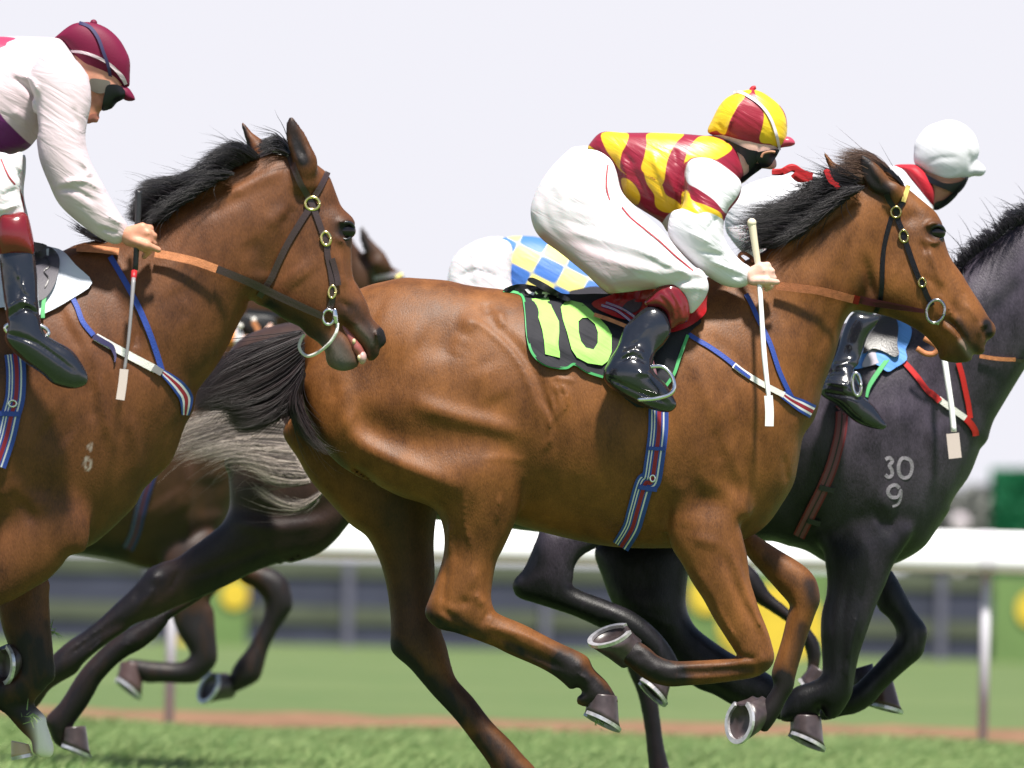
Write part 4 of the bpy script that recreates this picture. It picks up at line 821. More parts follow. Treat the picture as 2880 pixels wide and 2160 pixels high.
v.poly('a 1338,682 1362,690 1400,735 1475,800 1450,880 1395,875 1368,790', .065, 1.0, .008)
v.cone((*Z('a 1690,880')[0], -.065), (*Z('a 1690,1000')[0], -.03), .026, .05, .02); v.cone((*Z('a 1430,835')[0], .065), (*Z('a 1520,920')[0], .02), .018, .045, .02)
v.cone((*Z('b 2114,750')[0], -.050), (*Z('b 2122,805')[0], -.045), .0115, .011, .006, True)
v.poly('c 480,440 390,480 340,540 270,610 180,665 80,725 0,760 -150,860 -260,930 -330,1050 -360,1250 -400,1400 -460,1380 -420,1200 -400,1000 -330,880 -200,700 -120,560 -60,420 s 20,1400 90,1330 200,1350 250,1450', [('c 200,500', -.15), ('c -300,1000', -.13)], [('c 200,500', .6), ('c -300,1000', .9)], .03)
v.poly('l 360,265 365,400 372,560 385,700 400,850 410,950 400,1010 360,1040 320,1090 230,1170 100,1200 0,1195 -200,1180 -300,1150 -300,1050 -150,1010 0,990 90,960 110,900 80,800 50,720 10,600 -20,400 0,250 100,150 250,150', .12, [('l 180,300', .7), ('l 200,900', .85)], .025)
v.poly('l -350,900 -200,980 0,1150 100,1170 220,1180 330,1270 350,1340 385,1450 402,1530 370,1578 300,1575 245,1545 230,1460 150,1380 0,1220 -200,1080 -400,1000 -700,900 s -420,1600 -520,1450 -600,1200 -500,1150 -350,1300 -280,1500', .13, [('s -480,1300', .5), ('l 200,1300', .85)], .03)
v.poly('s -770,1000 -765,1250 -740,1420 -720,1560 -740,1700 -770,1850 -830,2000 -860,2080 -800,2110 -750,2050 -690,1880 -640,1740 -590,1600 -520,1480 -430,1300 -420,1080 -600,900', -.14, [('s -550,1150', .5), ('s -700,1900', .85)], .03)
v.strokes([
    ('b 560,420 700,640 860,900', 24, -.008, -1), ('b 380,600 480,800 620,1000', 20, .008, -1), ('b 740,560 770,720 720,860', 9, -.008, -1), ('b 800,700 820,860', 9, .005, -1), ('b 560,960 580,1150 620,1350', 12, .009, -1), ('b 500,1000 520,1250', 14, -.008, -1), ('b 660,1150 640,1350', 10, -.005, -1), ('b 720,1200 760,1400 740,1550', 14, .006, -1), ('b 330,600 380,720 470,840', 14, -.006, -1),
    ('b 250,1250 400,1350', 50, -.010, -1), ('c 60,60 150,160 280,220', 26, .010, -1), ('c 120,160 200,300', 14, -.008, -1), ('c 20,100 60,220', 12, .006, -1), ('b 620,820 760,900 850,1000', 16, -.005, -1), ('b 900,350 1000,520', 50, .006, -1), ('b 1000,560 1060,640 1010,720', 14, .003, -1),
    ('a 1000,1150 1150,1080 1300,1010 1500,900', 12, -.008, -1), ('a 1250,1080 1400,1000 1560,940', 18, .009, -1), ('a 1150,1200 1350,1080', 14, -.007, -1), ('a 1380,1330 1440,1430 b 1440,420', 30, -.010, -1), ('a 1480,1250 1600,1150', 20, .008, -1), ('a 1620,1150 1560,1250', 10, -.006, -1), ('b 1620,380 1680,450', 45, .010, -1),
    ('a 1870,1230 1930,1215 1965,1235', 8, .013, -1), ('a 1920,1285', 13, -.012, -1), ('a 1860,1300 1910,1350', 6, .006, -1), ('b 1880,300 1900,420 1910,480', 8, .007, -1), ('b 1850,340 1870,440', 8, -.005, -1), ('b 2000,520 2040,640', 8, .005, -1), ('b 1930,400 1990,560', 7, -.004, -1), ('a 1830,1130', 22, -.010, -1),
    ('b 1900,650 1990,700 2060,780 2080,850', 9, .007, -1), ('b 1880,560 1960,610', 6, -.005, -1), ('b 2090,730 2100,790', 6, .007, -1), ('b 2112,745 2122,805', 12, -.026, -1), ('b 2085,720 2092,790', 7, .008, -1), ('b 1920,700 2000,770 2050,850', 8, -.006, -1), ('b 2000,660 2050,720', 8, -.005, -1), ('b 1890,760 1950,850', 10, .006, -1),
    ('a 1630,720 1660,800 1700,890', 9, -.013, -1)], -.15)
dk = [('b 1960,620 2050,740 2090,860', 22, .75), ('b 1880,600 1950,680', 16, .6), ('b 1870,820 1930,920', 30, .7), ('b 1500,590 1660,690 1780,780', 22, .8), ('b 2114,740 2124,810', 13, 1.2), ('a 1910,1280', 24, 1., -1), ('a 1625,700 1650,800 1690,900', 16, 1., -1), ('a 1610,660 1590,760', 8, 1.), ('a 1350,700 1390,850', 7, 1.), ('a 1440,1400 b 1450,450', 22, .3, -1),  # muzzle, eye and ear dark; throat and under-jaw shading painted in as well
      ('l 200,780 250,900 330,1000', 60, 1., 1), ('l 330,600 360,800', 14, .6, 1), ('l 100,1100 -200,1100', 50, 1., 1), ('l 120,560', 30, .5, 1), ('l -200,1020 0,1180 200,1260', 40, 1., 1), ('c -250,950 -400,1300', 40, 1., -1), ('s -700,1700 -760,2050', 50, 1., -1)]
pl = [('l 310,1340 320,1450 320,1570', 24, 1.2, 1), ('b 1850,850 1900,910', 30, .10), ('b 1990,720 2060,800', 10, .08), ('b 1370,520 1300,640', 9, .0), ('b 530,1360 525,1400 510,1380', 2.2, .3, -1), ('b 500,1440 525,1470 510,1510 490,1480 500,1440', 2.4, .35, -1)]
bA = body(hA, v, M['bayA'], dk, pl); del v
eye(bA, 'a 1920,1282', dA, .028, hA)
ye_ = fit0(bA, 'a 1915,1255', dA); ptube('eyelid', 'a 1868,1285 1885,1250 1920,1235 1950,1242 1965,1265', [ye_ + .004, ye_ - .003, ye_ - .003, ye_ + .004, ye_ + .02], .0055, M['black_leather'], hA, 8); ptube('eyelid', 'a 1870,1290 1895,1320 1925,1330 1950,1318', [ye_ + .006, ye_, ye_, ye_ + .014], .004, M['black_leather'], hA, 8)
hoof('l 30,890', dA + .10, (.05, -.1, -1), (-.80, -.55, .10), .13, .12, .08, M['hoof'], M['shoe'], hA)
hoof('l 165,1570', dA + .13, (-.96, 0, -.2), (-.2, 0, -1), .07, .09, .04, M['pale_hoof'], M['shoe'], hA, .1, .8)
hoof('s -800,2150', dA - .14, (.85, 0, -.5), (-.5, 0, -.85), .13, .12, .07, M['hoof'], M['shoe'], hA)
mouth = ptube('gums', 'b 1900,700 1940,760 1985,830 2015,880', dA, [.010, .015, .019, .015], M['mouth'], hA, 8, 1.6)
for q_ in ('b 1966,790', 'b 1995,880'): ball('tooth', q_, dA - .026, .0065, M['teeth'], hA, .9, 1, 1.3, 10)
ball('tongue', 'b 2012,880', dA - .01, .017, mat('tongue', (.50, .30, .28), .35, .5), hA, .8, 1.3, 1.2)
mg = ['a 1440,870 1380,820 1320,790 1280,770', 'a 1400,880 1320,830 1240,830 1160,860', 'a 1330,910 1240,870 1150,880 1090,900', 'a 1260,945 1160,920 1080,960 1010,990', 'a 1180,985 1080,980 980,1000 900,1020', 'a 1100,1030 1000,1010 880,1010 780,1020', 'a 1030,1080 920,1040 820,1030 740,1060', 'a 970,1120 880,1090 790,1070 730,1110', 'a 920,1170 830,1120 770,1110 720,1150', 'a 880,1220 800,1180 750,1160 700,1190', 'a 840,1260 780,1240 730,1220 690,1220']
hair('mane', mg, [dA - .04] * len(mg), 3600, .0010, M['black_hair'], hA, 6, 10, .035, .05, .25)
hair('mane', ['a 1300,960 1180,950 1100,1000', 'a 1180,1020 1060,1040 980,1100', 'a 1080,1080 960,1100 880,1160', 'a 980,1150 880,1160 820,1220', 'a 900,1230 840,1230 790,1270'], [dA - .10] * 5, 1900, .0010, M['black_hair'], hA, 7, 8, .02, .05, .3)
hair('forelock', ['a 1590,840 1540,790 1480,800 1420,840', 'a 1610,830 1560,770 1500,780 1440,820', 'a 1600,860 1520,830 1440,860 1390,890'], [dA - .02, dA, dA - .04], 330, .0015, M['black_hair'], hA, 5, 8, .025, .1, .2)
hair('mane', ['a 560,1340 480,1300 400,1240 370,1220', 'a 620,1330 520,1300 430,1270 400,1260'], [dA - .03, dA - .02], 110, .0015, M['black_hair'], hA, 5, 8, .02, .2, .3)
hair('tail', ['s -740,880 -850,950 -950,1150 -980,1400', 's -745,930 -880,1050 -920,1250 -900,1450'], [dA, dA], 500, .0018, M['tail_hair'], hA, 14, 10, .04, .1, .3)
br = strap('bridle', bA, 'a 1520,840 1600,860 1635,940 1670,1020 1715,1100 1740,1150 1770,1230 1795,1300 1815,1350 b 1820,310 1838,400 1850,500 1845,560 1830,610', 17, dA, M['leather'], hA)
strap('throatlatch', bA, 'a 1715,1165 1660,1250 1600,1350 1550,1450 1510,1540 b 1475,490 1440,545', 18, dA, M['leather'], br); strap('browband', bA, 'a 1745,1095 1785,1030 1822,955', 16, dA, M['leather'], br)
strap('cheek_keeper', bA, 'b 1845,330 1870,420 1880,480', 16, dA, M['leather'], br, off=.008)
strap('headband', bA, 'a 1395,890 1460,860 1540,838', 8, dA, M['leather'], br); strap('headband', bA, 'a 1515,838 1570,848 1600,868', 5, dA, M['white'], br, off=.008, n=3)
ring('brass_ring', 'a 1735,1130', fit(bA, 'a 1735,1130', dA), 20, 18, .005, M['brass'], br)
ring('buckle', 'a 1810,1325', fit(bA, 'a 1810,1325', dA), 13, 19, .005, M['brass'], br, -.15); ring('buckle', 'b 1845,515', fit(bA, 'b 1845,515', dA), 10, 17, .004, M['brass'], br, .1)
yb = fit(bA, 'b 1840,640', dA, .02)
ring('bit_ring', 'b 1825,655', yb, 16, 21, .0048, M['steel'], br); ptube('bit_cheek', 'b 1858,610 1862,650 1868,690', yb - .01, [.006, .009, .006], M['steel'], br)
ptube('chin_strap', 'b 1875,690 1868,740 1830,800 1770,850 1715,872 1680,855 1662,820 1672,780 1690,750', [dA - .07, dA - .08, dA - .07, dA - .03, dA, dA + .03, dA + .04, dA + .05, dA + .05], .0048, M['white'], br)
strap('rein', bA, 'b 860,300 960,318 1080,345 1205,388', 23, dA, M['rubber'], hA, off=.02, lift=.012); strap('rein', bA, 'b 1200,386 1380,460 1580,555 1790,650', [21, 22, 22, 19], dA, M['leather'], hA, off=.02, lift=.008)
strap('rein', bA, 'b 425,272 540,278 660,292', 20, dA, M['rubber'], hA, off=.02)
sA = empty('saddle', ((60 - CX) * dA / FP, dA, .9), 'charcoal racing saddle with round knee roll on the left bay horse', 'saddle', 'racing saddles')
wA = patch('saddle_cloth', bA, 'b -200,240 100,220 270,262 350,288 420,365 512,465 400,552 255,632 180,640 20,600 -200,600', dA, M['cloth_white'], None, .004, .006, 12, None, 3, .003); prop(wA, 'plain white saddle cloth with a pointed front corner on the left bay horse', 'saddle cloth')
patch('knee_roll', bA, 'b 150,275 260,262 305,285 330,330 325,400 300,480 255,545 205,560 150,500', dA, M['sadgrey'], sA, .014, .022, 10)
patch('seat', bA, 'b -260,150 -100,200 100,225 260,255 180,300 0,300 -200,260', dA, M['sadblack'], sA, .02, .03, 12)
strap('stitching', bA, 'b 220,330 260,325 275,370 245,400 270,440 250,490', 3, dA, M['sadblack'], sA, off=.038, n=3)
strap('stirrup_leather', bA, 'b 248,540 240,600 238,660', 11, dA, M['green'], sA, off=.03, n=3)
strap('girth', bA, 'b 80,860 90,960 85,1100 60,1200 30,1330 -20,1480', 56, dA, M['girth'], sA, off=.004, thick=.006, n=9)
strap('girth_keeper', bA, 'b -10,1190 110,1195', 14, dA, M['blue'], sA, off=.011, n=3)
ring('girth_buckle', 'b 70,1135', fit(bA, 'b 70,1135', dA, .014), 11, 9, .003, M['steel'], sA)
ring('stirrup_iron', 'b 150,730', dA - .37, 62, 22, .006, M['steel'], sA, .12)
cA = empty('breast_girth', ((400 - CX) * dA / FP, dA, 1.1), 'blue breast girth with buckle and striped chest band on the left bay horse', 'breast girth', 'breast girths')
strap('strap', bA, 'b 265,508 330,508 385,528 425,590 460,680 520,755', 14, dA, M['blue'], cA); strap('strap', bA, 'b 612,318 690,450 770,600 830,740 875,870 905,970', 16, dA, M['blue'], cA)
strap('elastic', bA, 'b 530,765 620,815 740,880 865,945', 22, dA, M['white'], cA, off=.005); strap('lacing', bA, 'b 520,760 570,790 620,820 640,870 638,905', [16, 16, 14, 7, 3], dA, M['navy'], cA, off=.010, n=3)
strap('buckle', bA, 'b 850,935 900,965', 20, dA, M['whip_grey'], cA, off=.009); strap('chest_band', bA, 'b 895,955 950,1000 1000,1050 1035,1110 1030,1200', [14, 28, 38, 40, 20], dA, M['breast'], cA, off=.006, n=9)
# ---- horse D: brown horse behind the leader, hind legs stretched far back
dD = 27.4
hD = empty('horse', ((1200 - CX) * dD / FP, dD, 0), 'dark brown racehorse behind the number 10 horse, pale tail and hind legs stretched backwards', 'horse', HG)
v = Vol(dD, (0, 800, 2420, 2280), -.5, .5, .009)
v.poly('s 640,1000 700,940 830,905 1050,895 1300,925 1500,920 1700,960 1790,1100 1790,1300 1720,1430 1600,1500 1300,1470 1000,1440 800,1420 640,1300 590,1150', 0, .74)
v.poly('s 1600,960 1750,880 1900,850 2020,850 2080,900 2050,1000 1950,1120 1800,1300 1650,1300 1600,1100', 0, .62, .05)
v.poly('s 1990,850 2060,860 2140,920 2230,1010 2300,1090 2310,1140 2270,1170 2220,1160 2130,1120 2040,1080 1990,1000', 0, .6, .02)
v.poly('k 610,780 640,900 645,1100 600,1230 500,1320 350,1430 250,1500 150,1530 60,1570 l 1100,180 1000,300 900,400 750,540 600,660 480,740 350,860 240,990 150,1120 110,1230 200,1260 290,1190 360,1090 440,1030 560,960 620,880 720,790 870,680 1000,595 1150,540 1300,470 1500,390 1700,300 1900,200 2212,90 k 1000,1545 1260,1490 1400,1400 1500,1290 1600,1150 1700,900 1600,600 1300,400 900,350 700,500', [('k 1200,900', -.14), ('l 600,760', -.13)], [('k 1200,900', .45), ('l 1300,300', .6), ('l 1000,400', .72), ('l 600,760', .9)], .03)
v.poly('l 1280,545 1250,585 1150,700 1050,780 950,832 860,900 750,1020 700,1110 640,1210 560,1320 505,1420 500,1460 560,1480 590,1510 560,1530 470,1520 400,1470 370,1400 335,1310 360,1260 430,1190 480,1120 580,960 700,820 850,690 1000,600 1200,480 1500,300 1800,150 2000,100 k 1700,1000 1300,1000 l 1700,250', [('k 1500,1000', .14), ('l 600,1100', .12)], [('k 1500,1100', .5), ('l 1000,650', .7), ('l 600,1100', .9)], .03)
v.poly('h 720,1110 770,1230 800,1350 820,1480 832,1600 845,1700 880,1760 960,1765 975,1720 950,1640 925,1540 905,1400 890,1290 860,1200 830,1100 860,900 940,700 1000,500 700,450 640,700 680,950', -.13, [('h 850,600', .6), ('h 850,1400', .9)], .03)
v.poly('j 600,480 720,560 800,680 900,770 1020,880 1080,980 1075,1100 1020,1200 980,1180 1010,1080 980,960 900,860 800,790 720,740 600,660 450,560 450,450', .13, [('j 600,550', .65), ('j 1000,1000', .9)], .03)
v.strokes([('k 700,1110 1000,1180 1300,1150 1450,1050', 22, -.014, -1), ('k 680,1230 1000,1280 1350,1230', 18, .008, -1), ('l 1150,320 1050,470', 9, .008, -1), ('l 1250,350 1330,200', 8, -.008, -1), ('l 1050,330 1000,420', 8, -.006, -1), ('l 1150,250', 14, .010, -1), ('l 480,850 700,690 900,560', 5, -.006, -1), ('l 560,900 760,730 950,610', 6, .006, -1), ('l 1400,250 1900,60 k 900,1400', 9, -.008, -1), ('l 1000,700 880,780', 8, .006, 1)], -.14)
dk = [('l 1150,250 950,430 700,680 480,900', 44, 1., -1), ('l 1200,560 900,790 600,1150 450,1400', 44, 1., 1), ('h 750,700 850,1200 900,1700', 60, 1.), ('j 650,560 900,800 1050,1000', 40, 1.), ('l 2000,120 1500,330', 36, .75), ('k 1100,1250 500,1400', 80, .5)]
bD = body(hD, v, M['bayD'], dk); del v
hoof('l 560,1530', dD + .12, (.93, 0, -.36), (-.2, -.1, -1), .12, .11, .07, M['hoof'], M['shoe'], hD)
hoof('h 930,1800', dD - .13, (1, 0, -.05), (0, 0, -1), .13, .12, .07, M['hoof'], M['shoe'], hD)
hoof('j 1010,1240', dD + .13, (.5, 0, -.9), (-.85, 0, -.4), .13, .12, .08, M['hoof'], M['shoe'], hD)
tg = ['k 1010,470 850,410 620,420 430,450 260,540 140,690', 'k 1040,520 820,480 620,500 420,560 250,640 120,740', 'k 1060,580 850,560 650,590 450,650 250,720 100,770', 'k 1090,650 880,640 700,650 520,690 330,760', 'k 1120,720 920,710 740,690 560,690 420,740 250,780', 'k 1160,800 980,780 820,740 660,730 500,790', 'k 1200,870 1020,850 880,800 730,760 600,780', 'k 1245,940 1100,965 960,940 850,870 720,800']
hair('tail', tg, [dD - .34, dD - .35, dD - .36, dD - .37, dD - .38, dD - .385, dD - .39, dD - .39], 1700, .0010, M['pale_hair'], hD, 9, 12, .03, .12, .3)
hair('tail', ['k 1330,1005 1230,1080 1130,1105 1010,1080 880,1000 760,890', 'k 1320,1030 1210,1110 1110,1120 960,1060 850,960', 'k 1300,1060 1200,1125 1150,1145'], [dD - .40] * 3, 160, .0010, M['pale_hair'], hD, 7, 12, .01, .2, .3)
hair('mane', ['s 2000,850 1930,800 1850,810', 's 1900,855 1830,830 1760,850', 's 1760,885 1700,870 1640,900'], [dD - .03] * 3, 300, .002, M['black_hair'], hD, 6, 8)
eye(bD, 's 2130,960', dD, .021, hD)
sD = empty('saddle', ((1380 - CX) * dD / FP, dD, 1.), 'charcoal saddle behind the red one, under the blue and yellow checked jockey', 'saddle', 'racing saddles')
patch('seat', bD, 's 1150,880 1300,910 1450,925 1600,900 1650,960 1600,1040 1450,1060 1300,1040 1200,980', dD, M['sadgrey'], sD, .008, .03, 16)
patch('knee_roll', bvh_of((np.array([W(x, y, dD - .2) for x, y in ((1400, 760), (1800, 760), (1800, 1000), (1400, 1000))]), np.array([[0, 1, 2, 3]]))), 'd 395,1230 450,1210 540,1195 620,1215 700,1260 660,1320 560,1330 450,1290', dD, M['sadgrey'], sD, .0, .10, 12)

# ---- horse E: iron grey on the right
dE = 26.2
hE = empty('horse', ((2000 - CX) * dE / FP, dE, 0), 'iron grey racehorse on the right with freeze brand 30 over 9 on its shoulder', 'horse', HG)
v = Vol(dE, (1180, 480, 3420, 2280), -.5, .5, .0085)
v.poly('s 1340,1010 1450,910 1700,885 2000,905 2250,905 2450,920 2560,910 2660,960 g 1990,1000 1945,1090 1890,1220 1857,1320 1808,1415 j 1795,235 1725,340 1645,442 1500,522 1350,550 1150,530 1000,452 900,425 780,398 s 2000,1530 1700,1510 1500,1490 1380,1410 1320,1260 1300,1110', 0, .72)
v.poly('s 2380,940 2450,890 e 1650,1230 1800,1110 1870,1060 2000,960 2100,880 2212,820 s 2950,590 3060,580 3110,700 3010,850 2900,1010 n 2000,1250 1790,1610 s 2700,1350 2560,1300 2420,1100', 0, [('s 3000,700', .6), ('s 2650,1000', .75)], .05)
v.poly('s 3000,570 3080,570 3180,680 3330,900 3355,950 3315,1000 3240,1000 3130,890 3020,830 2960,700', 0, .6, .02)
v.poly('s 3010,590 3010,540 3030,490 3055,520 3065,580', -.06, .5, .01)
v.poly('i 1425,330 1395,400 1335,540 1282,610 1272,670 1302,715 1400,747 1600,812 1760,882 h 600,872 700,942 800,1010 870,1100 930,1190 955,1180 1000,1150 1000,1060 900,910 760,795 600,725 430,657 420,600 428,540 470,480 560,430 620,380 560,330 300,320', -.14, [('h 350,450', .6), ('h 600,800', .9)], .03)
v.poly('h 540,440 580,600 640,750 760,900 900,1000 1000,1130 1100,1212 1200,1252 1310,1312 1440,1350 1520,1370 1560,1390 1640,1390 1680,1370 1690,1330 1650,1290 1600,1240 1540,1160 1400,1075 1280,1010 1150,920 1082,850 1047,750 1057,600 1080,480 1000,370 700,370', .12, [('h 800,550', .6), ('h 800,850', .75), ('h 1300,1200', .9)], .03)
v.poly('j 1100,470 1117,600 1112,700 1087,800 1082,900 1087,1000 1092,1100 1080,1150 1030,1180 950,1205 895,1250 868,1310 862,1395 960,1400 1072,1372 1080,1330 1120,1385 1180,1372 1250,1265 1266,1190 1292,1050 1330,930 1390,760 1442,640 1482,540 s 2560,1480 2400,1450 2310,1500', -.13, [('j 1280,500', .6), ('j 1150,1150', .9)], .03)
v.poly('j 1400,560 1470,555 1532,650 1602,780 1672,880 1668,960 1642,1040 1560,1110 1450,1212 1372,1300 1290,1352 1200,1372 1090,1396 1080,1330 1180,1262 1280,1190 1400,1070 1485,970 1500,900 1460,830 1400,770 1370,650', .13, .9, .02)
v.strokes([('g 1240,860 1300,1000 1310,1200', 20, -.006, -1), ('g 1420,850 1560,1000', 26, .006, -1), ('g 1500,1450 1400,1420', 50, .010, -1), ('j 1480,280 1400,330', 40, -.012, -1), ('j 1160,380 1300,420', 30, -.006, -1), ('g 1650,900 1720,1150 1700,1350', 16, .006, -1), ('j 1240,620 1200,850 1200,1080', 8, -.006, -1), ('j 1300,750 1240,1000 1225,1200', 7, .006, -1), ('g 1780,900 1700,1000', 16, -.005, -1), ('i 1300,640', 16, .008, -1), ('h 700,780 1000,880', 8, .005, 1)], -.15)
dk = [('j 1200,500 1150,850 1150,1150 980,1250', 90, 1.1), ('j 1520,700 1650,900 1450,1150 1200,1350', 50, 1.), ('i 1350,500 1300,660 h 600,800 950,1100', 60, 1.), ('h 800,500 850,850 1200,1150 1600,1380', 80, 1.), ('j 1500,420 1300,410 1000,420 800,380', 60, .8), ('g 1000,1200 1000,1500', 60, .75), ('g 2150,200 1900,420', 14, .6)]  # black legs; coat also darkened along the belly and beside the girth
bE = body(hE, v, M['greyE'], dk); del v
eye(bE, 's 3170,740', dE, .021, hE)
hoof('j 1003,1508', dE - .13, (.90, .05, -.43), (-.42, -.16, -.90), .140, .13, .070, M['hoof'], M['shoe'], hE)
hoof('j 1445,1325', dE + .3, (.95, .1, -.25), (-.25, -.1, -.95), .12, .10, .07, mat('reddish hoof horn', (.07, .03, .035), .35), M['shoe'], hE)
tube('pastern', [W(*Z('j 1300,1100')[0], dE + .3), W(*Z('j 1330,1200')[0], dE + .3), W(*Z('j 1400,1260')[0], dE + .3)], [.045, .038, .045], M['greyE'], hE, 12)
hoof('h 860,1235', dE - .14, (.75, -.1, -.70), (-.68, -.25, -.7), .13, .11, .07, M['hoof'], M['shoe'], hE)
mg = ['s 2960,600 2960,560 2930,550', 'e 2212,830 2200,790 2150,780 2090,800', 'e 2150,870 2130,820 2090,800', 'e 2060,930 2040,890 2000,880', 'e 1980,990 1960,940 1920,950', 'e 1900,1050 1870,1000 1850,1010', 'e 1850,1090 1830,1060', 'e 1800,1120 1780,1100']
hair('mane', mg, [dE - .04] * len(mg), 1600, .0018, M['grey_hair'], hE, 6, 8, .04, .1, .3)
for q_ in ('g 1442,1170 1465,1160 1480,1180 1465,1205 1478,1230 1478,1255 1460,1268 1442,1255', 'g 1545,1160 1580,1175 1590,1215 1575,1260 1545,1272 1520,1250 1515,1205 1528,1170 1545,1160', 'g 1520,1330 1500,1312 1470,1320 1456,1350 1475,1378 1510,1375 1525,1340 1525,1380 1510,1415 1480,1428'):
    strap('freeze_brand', bE, q_, 10, dE, mat('white brand hair', (.22, .20, .235), .7, bump=.5), hE, off=-.001, thick=.002, n=3)
strap('rein', bE, 'n 1780,765 1900,785 2000,795 2130,800', 11, dE, M['rubber'], hE, off=.01); strap('rein', bE, 'n 2130,802 2212,810 s 2990,1010 3150,940', 9, dE, M['leather'], hE, off=.01)
ptube('rein', 'n 1170,690 1250,740 1330,745 1368,700 1340,650 1240,590', dE - .24, .009, M['rubber'], hE, 8, .5)
sE = empty('saddle', ((2350 - CX) * dE / FP, dE, .9), 'black racing saddle on the iron grey horse', 'saddle', 'racing saddles')
patch('flap', bE, 'n 700,420 800,370 950,390 990,480 980,640 1000,740 950,770 850,720 740,690 660,740 640,640', dE, M['sadblack'], sE, .012, .02, 10)
cE = patch('saddle_cloth', bE, 'n 420,860 560,700 760,560 900,480 980,405 1112,480 1108,600 1062,700 1072,800 960,880 880,915 760,840 600,890', dE, M['cloth_blue'], None, .004, .006, 12, None, 3, .004); prop(cE, 'sky blue saddle cloth on the iron grey horse under the black saddle', 'saddle cloth')
patch('lining', bE, 'n 640,870 690,740 740,690 830,720 900,770 800,830', dE, mat('grey felt', (.36, .34, .40), .8), sE, .012, .006, 10)
strap('binding', bE, 'n 890,790 830,870 740,1000 700,1080 682,1165', [12, 13, 13, 10, 7], dE, M['green'], sE, off=.016)
strap('girth', bE, 'n 420,1300 g 1200,900 1195,1000 1175,1100 1140,1220 1090,1340 1030,1460 960,1600', 34, dE, M['maroon_girth'], sE, off=.005, thick=.006, n=7)
for q_ in ('g 1075,1325 1160,1345', 'g 1010,1510 1080,1530'): strap('girth_keeper', bE, q_, 15, dE, M['sadblack'], sE, off=.012, n=3)
ring('stirrup_iron', 'n 585,1040', dE - .40, 12, 32, .006, M['steel'], sE, -.1)
c_ = empty('breast_girth', ((2650 - CX) * dE / FP, dE, 1.1), 'red breast girth with cream elastic on the iron grey horse', 'breast girth', 'breast girths')
strap('strap', bE, 'n 955,765 1050,830 1160,950 1250,1070 1310,1140', 15, dE, M['red'], c_); strap('elastic', bE, 'n 1380,1180 1460,1240 1560,1310 1645,1370', 17, dE, M['white'], c_, off=.005)
strap('lacing', bE, 'n 1290,1110 1340,1150 1395,1205', 17, dE, M['red'], c_, off=.008); strap('strap', bE, 'n 1575,830 1610,950 1640,1090 1670,1230 1690,1370', 15, dE, M['red'], c_)
strap('chest_band', bE, 'n 1640,1365 1700,1430 1735,1490 1745,1540', 18, dE, M['red'], c_, off=.006)

# ---- horse C: dark bay behind the left horse
dC = 32.0
hC = empty('horse', ((150 - CX) * dC / FP, dC, 0), 'dark bay racehorse in the second line, mostly hidden behind the left bay horse', 'horse', HG)
v = Vol(dC, (-420, 600, 1160, 2080), -.45, .45, .010)
v.poly('s -350,930 -100,900 100,880 300,890 450,850 600,900 700,1100 690,1300 620,1500 490,1603 414,1600 315,1574 200,1558 0,1545 -150,1520 -300,1450 -400,1250 -400,1050', 0, .72)
v.poly('s 380,890 500,790 650,700 800,650 950,640 1000,700 980,800 800,960 680,1060 640,1250 450,1200', 0, .62, .05)
v.poly('o 1450,420 1560,380 1640,420 1760,520 1900,560 1990,600 2080,650 2150,760 2250,950 2250,1100 2100,1150 1850,1000 1600,980 1400,800', 0, .6, .03)
v.poly('o 1640,132 1700,200 1780,310 1900,430 1985,600 1900,650 1750,560 1680,450 1628,300', -.06, .5, .01)
v.cone((*Z('o 1820,560')[0], -.06), (*Z('o 1850,660')[0], -.02), .03, .05, .02)
v.poly('l 1280,560 1330,680 1402,800 1382,850 1300,877 1100,862 980,850 940,860 920,900 1060,1022 1200,1027 1430,1032 1520,982 1592,900 1612,830 1602,700 1587,500 1580,380 k 900,1450 600,1300 200,1400 l 1200,200', -.12, [('l 1400,300', .6), ('l 1300,950', .9)], .03)
v.poly('l 1700,200 1800,290 1870,322 1930,382 1958,440 1948,540 1900,650 1840,760 1760,860 1712,940 1690,1050 1700,1110 1850,1052 1920,1002 1952,920 1990,780 2060,640 2140,520 2170,450 2152,330 2120,250 2040,190 1960,165 1800,100 1600,0 1400,0', .12, .88, .03)
v.strokes([('k 370,800 350,1100 330,1350', 12, .02, -1), ('k 480,900 520,1200', 40, -.016, -1), ('k 150,1050 250,1200', 70, .012, -1)], -.15)
dk = [('l 1450,600 1550,850 1300,950 1000,930', 50, 1.), ('l 2050,260 2100,430 1850,850 1750,1050', 50, 1.), ('k 400,1400 200,1450', 60, .6), ('l 300,60 900,60', 26, .8), ('o 1640,200 1700,400', 12, 1.), ('k 500,900 550,1300', 22, .35)]
bC = body(hC, v, M['bayC'], dk); del v
hoof('l 945,1065', dC - .12, (.78, 0, -.62), (-.55, -.2, -.82), .14, .12, .085, mat('warm hoof horn', (.07, .04, .038), .35), M['shoe'], hC)
hoof('l 1550,1060', dC + .10, (-.42, -.1, -.9), (-.80, -.58, .12), .145, .125, .085, M['hoof'], M['shoe'], hC)
strap('girth', bC, 'k 70,860 40,960 10,1060 s 392,1450 380,1500 360,1545', 30, dC, M['dark_girth'], hC, off=.005, n=7)
strap('bridle', bC, 'o 1680,430 1720,540 1770,650 1800,780', 14, dC, M['leather'], hC); strap('bridle', bC, 'o 1780,720 1900,700 2000,680 2080,650', 12, dC, mat('grey browband', (.2, .18, .2), .5), hC)
strap('browband', bC, 'o 2030,710 2100,670', 8, dC, M['yellow_band'], hC, off=.008)
hair('mane', ['s 900,650 820,610 740,640', 's 780,665 700,640 640,680', 's 640,710 560,710 500,760'], [dC - .03] * 3, 200, .002, M['black_hair'], hC, 6, 8)
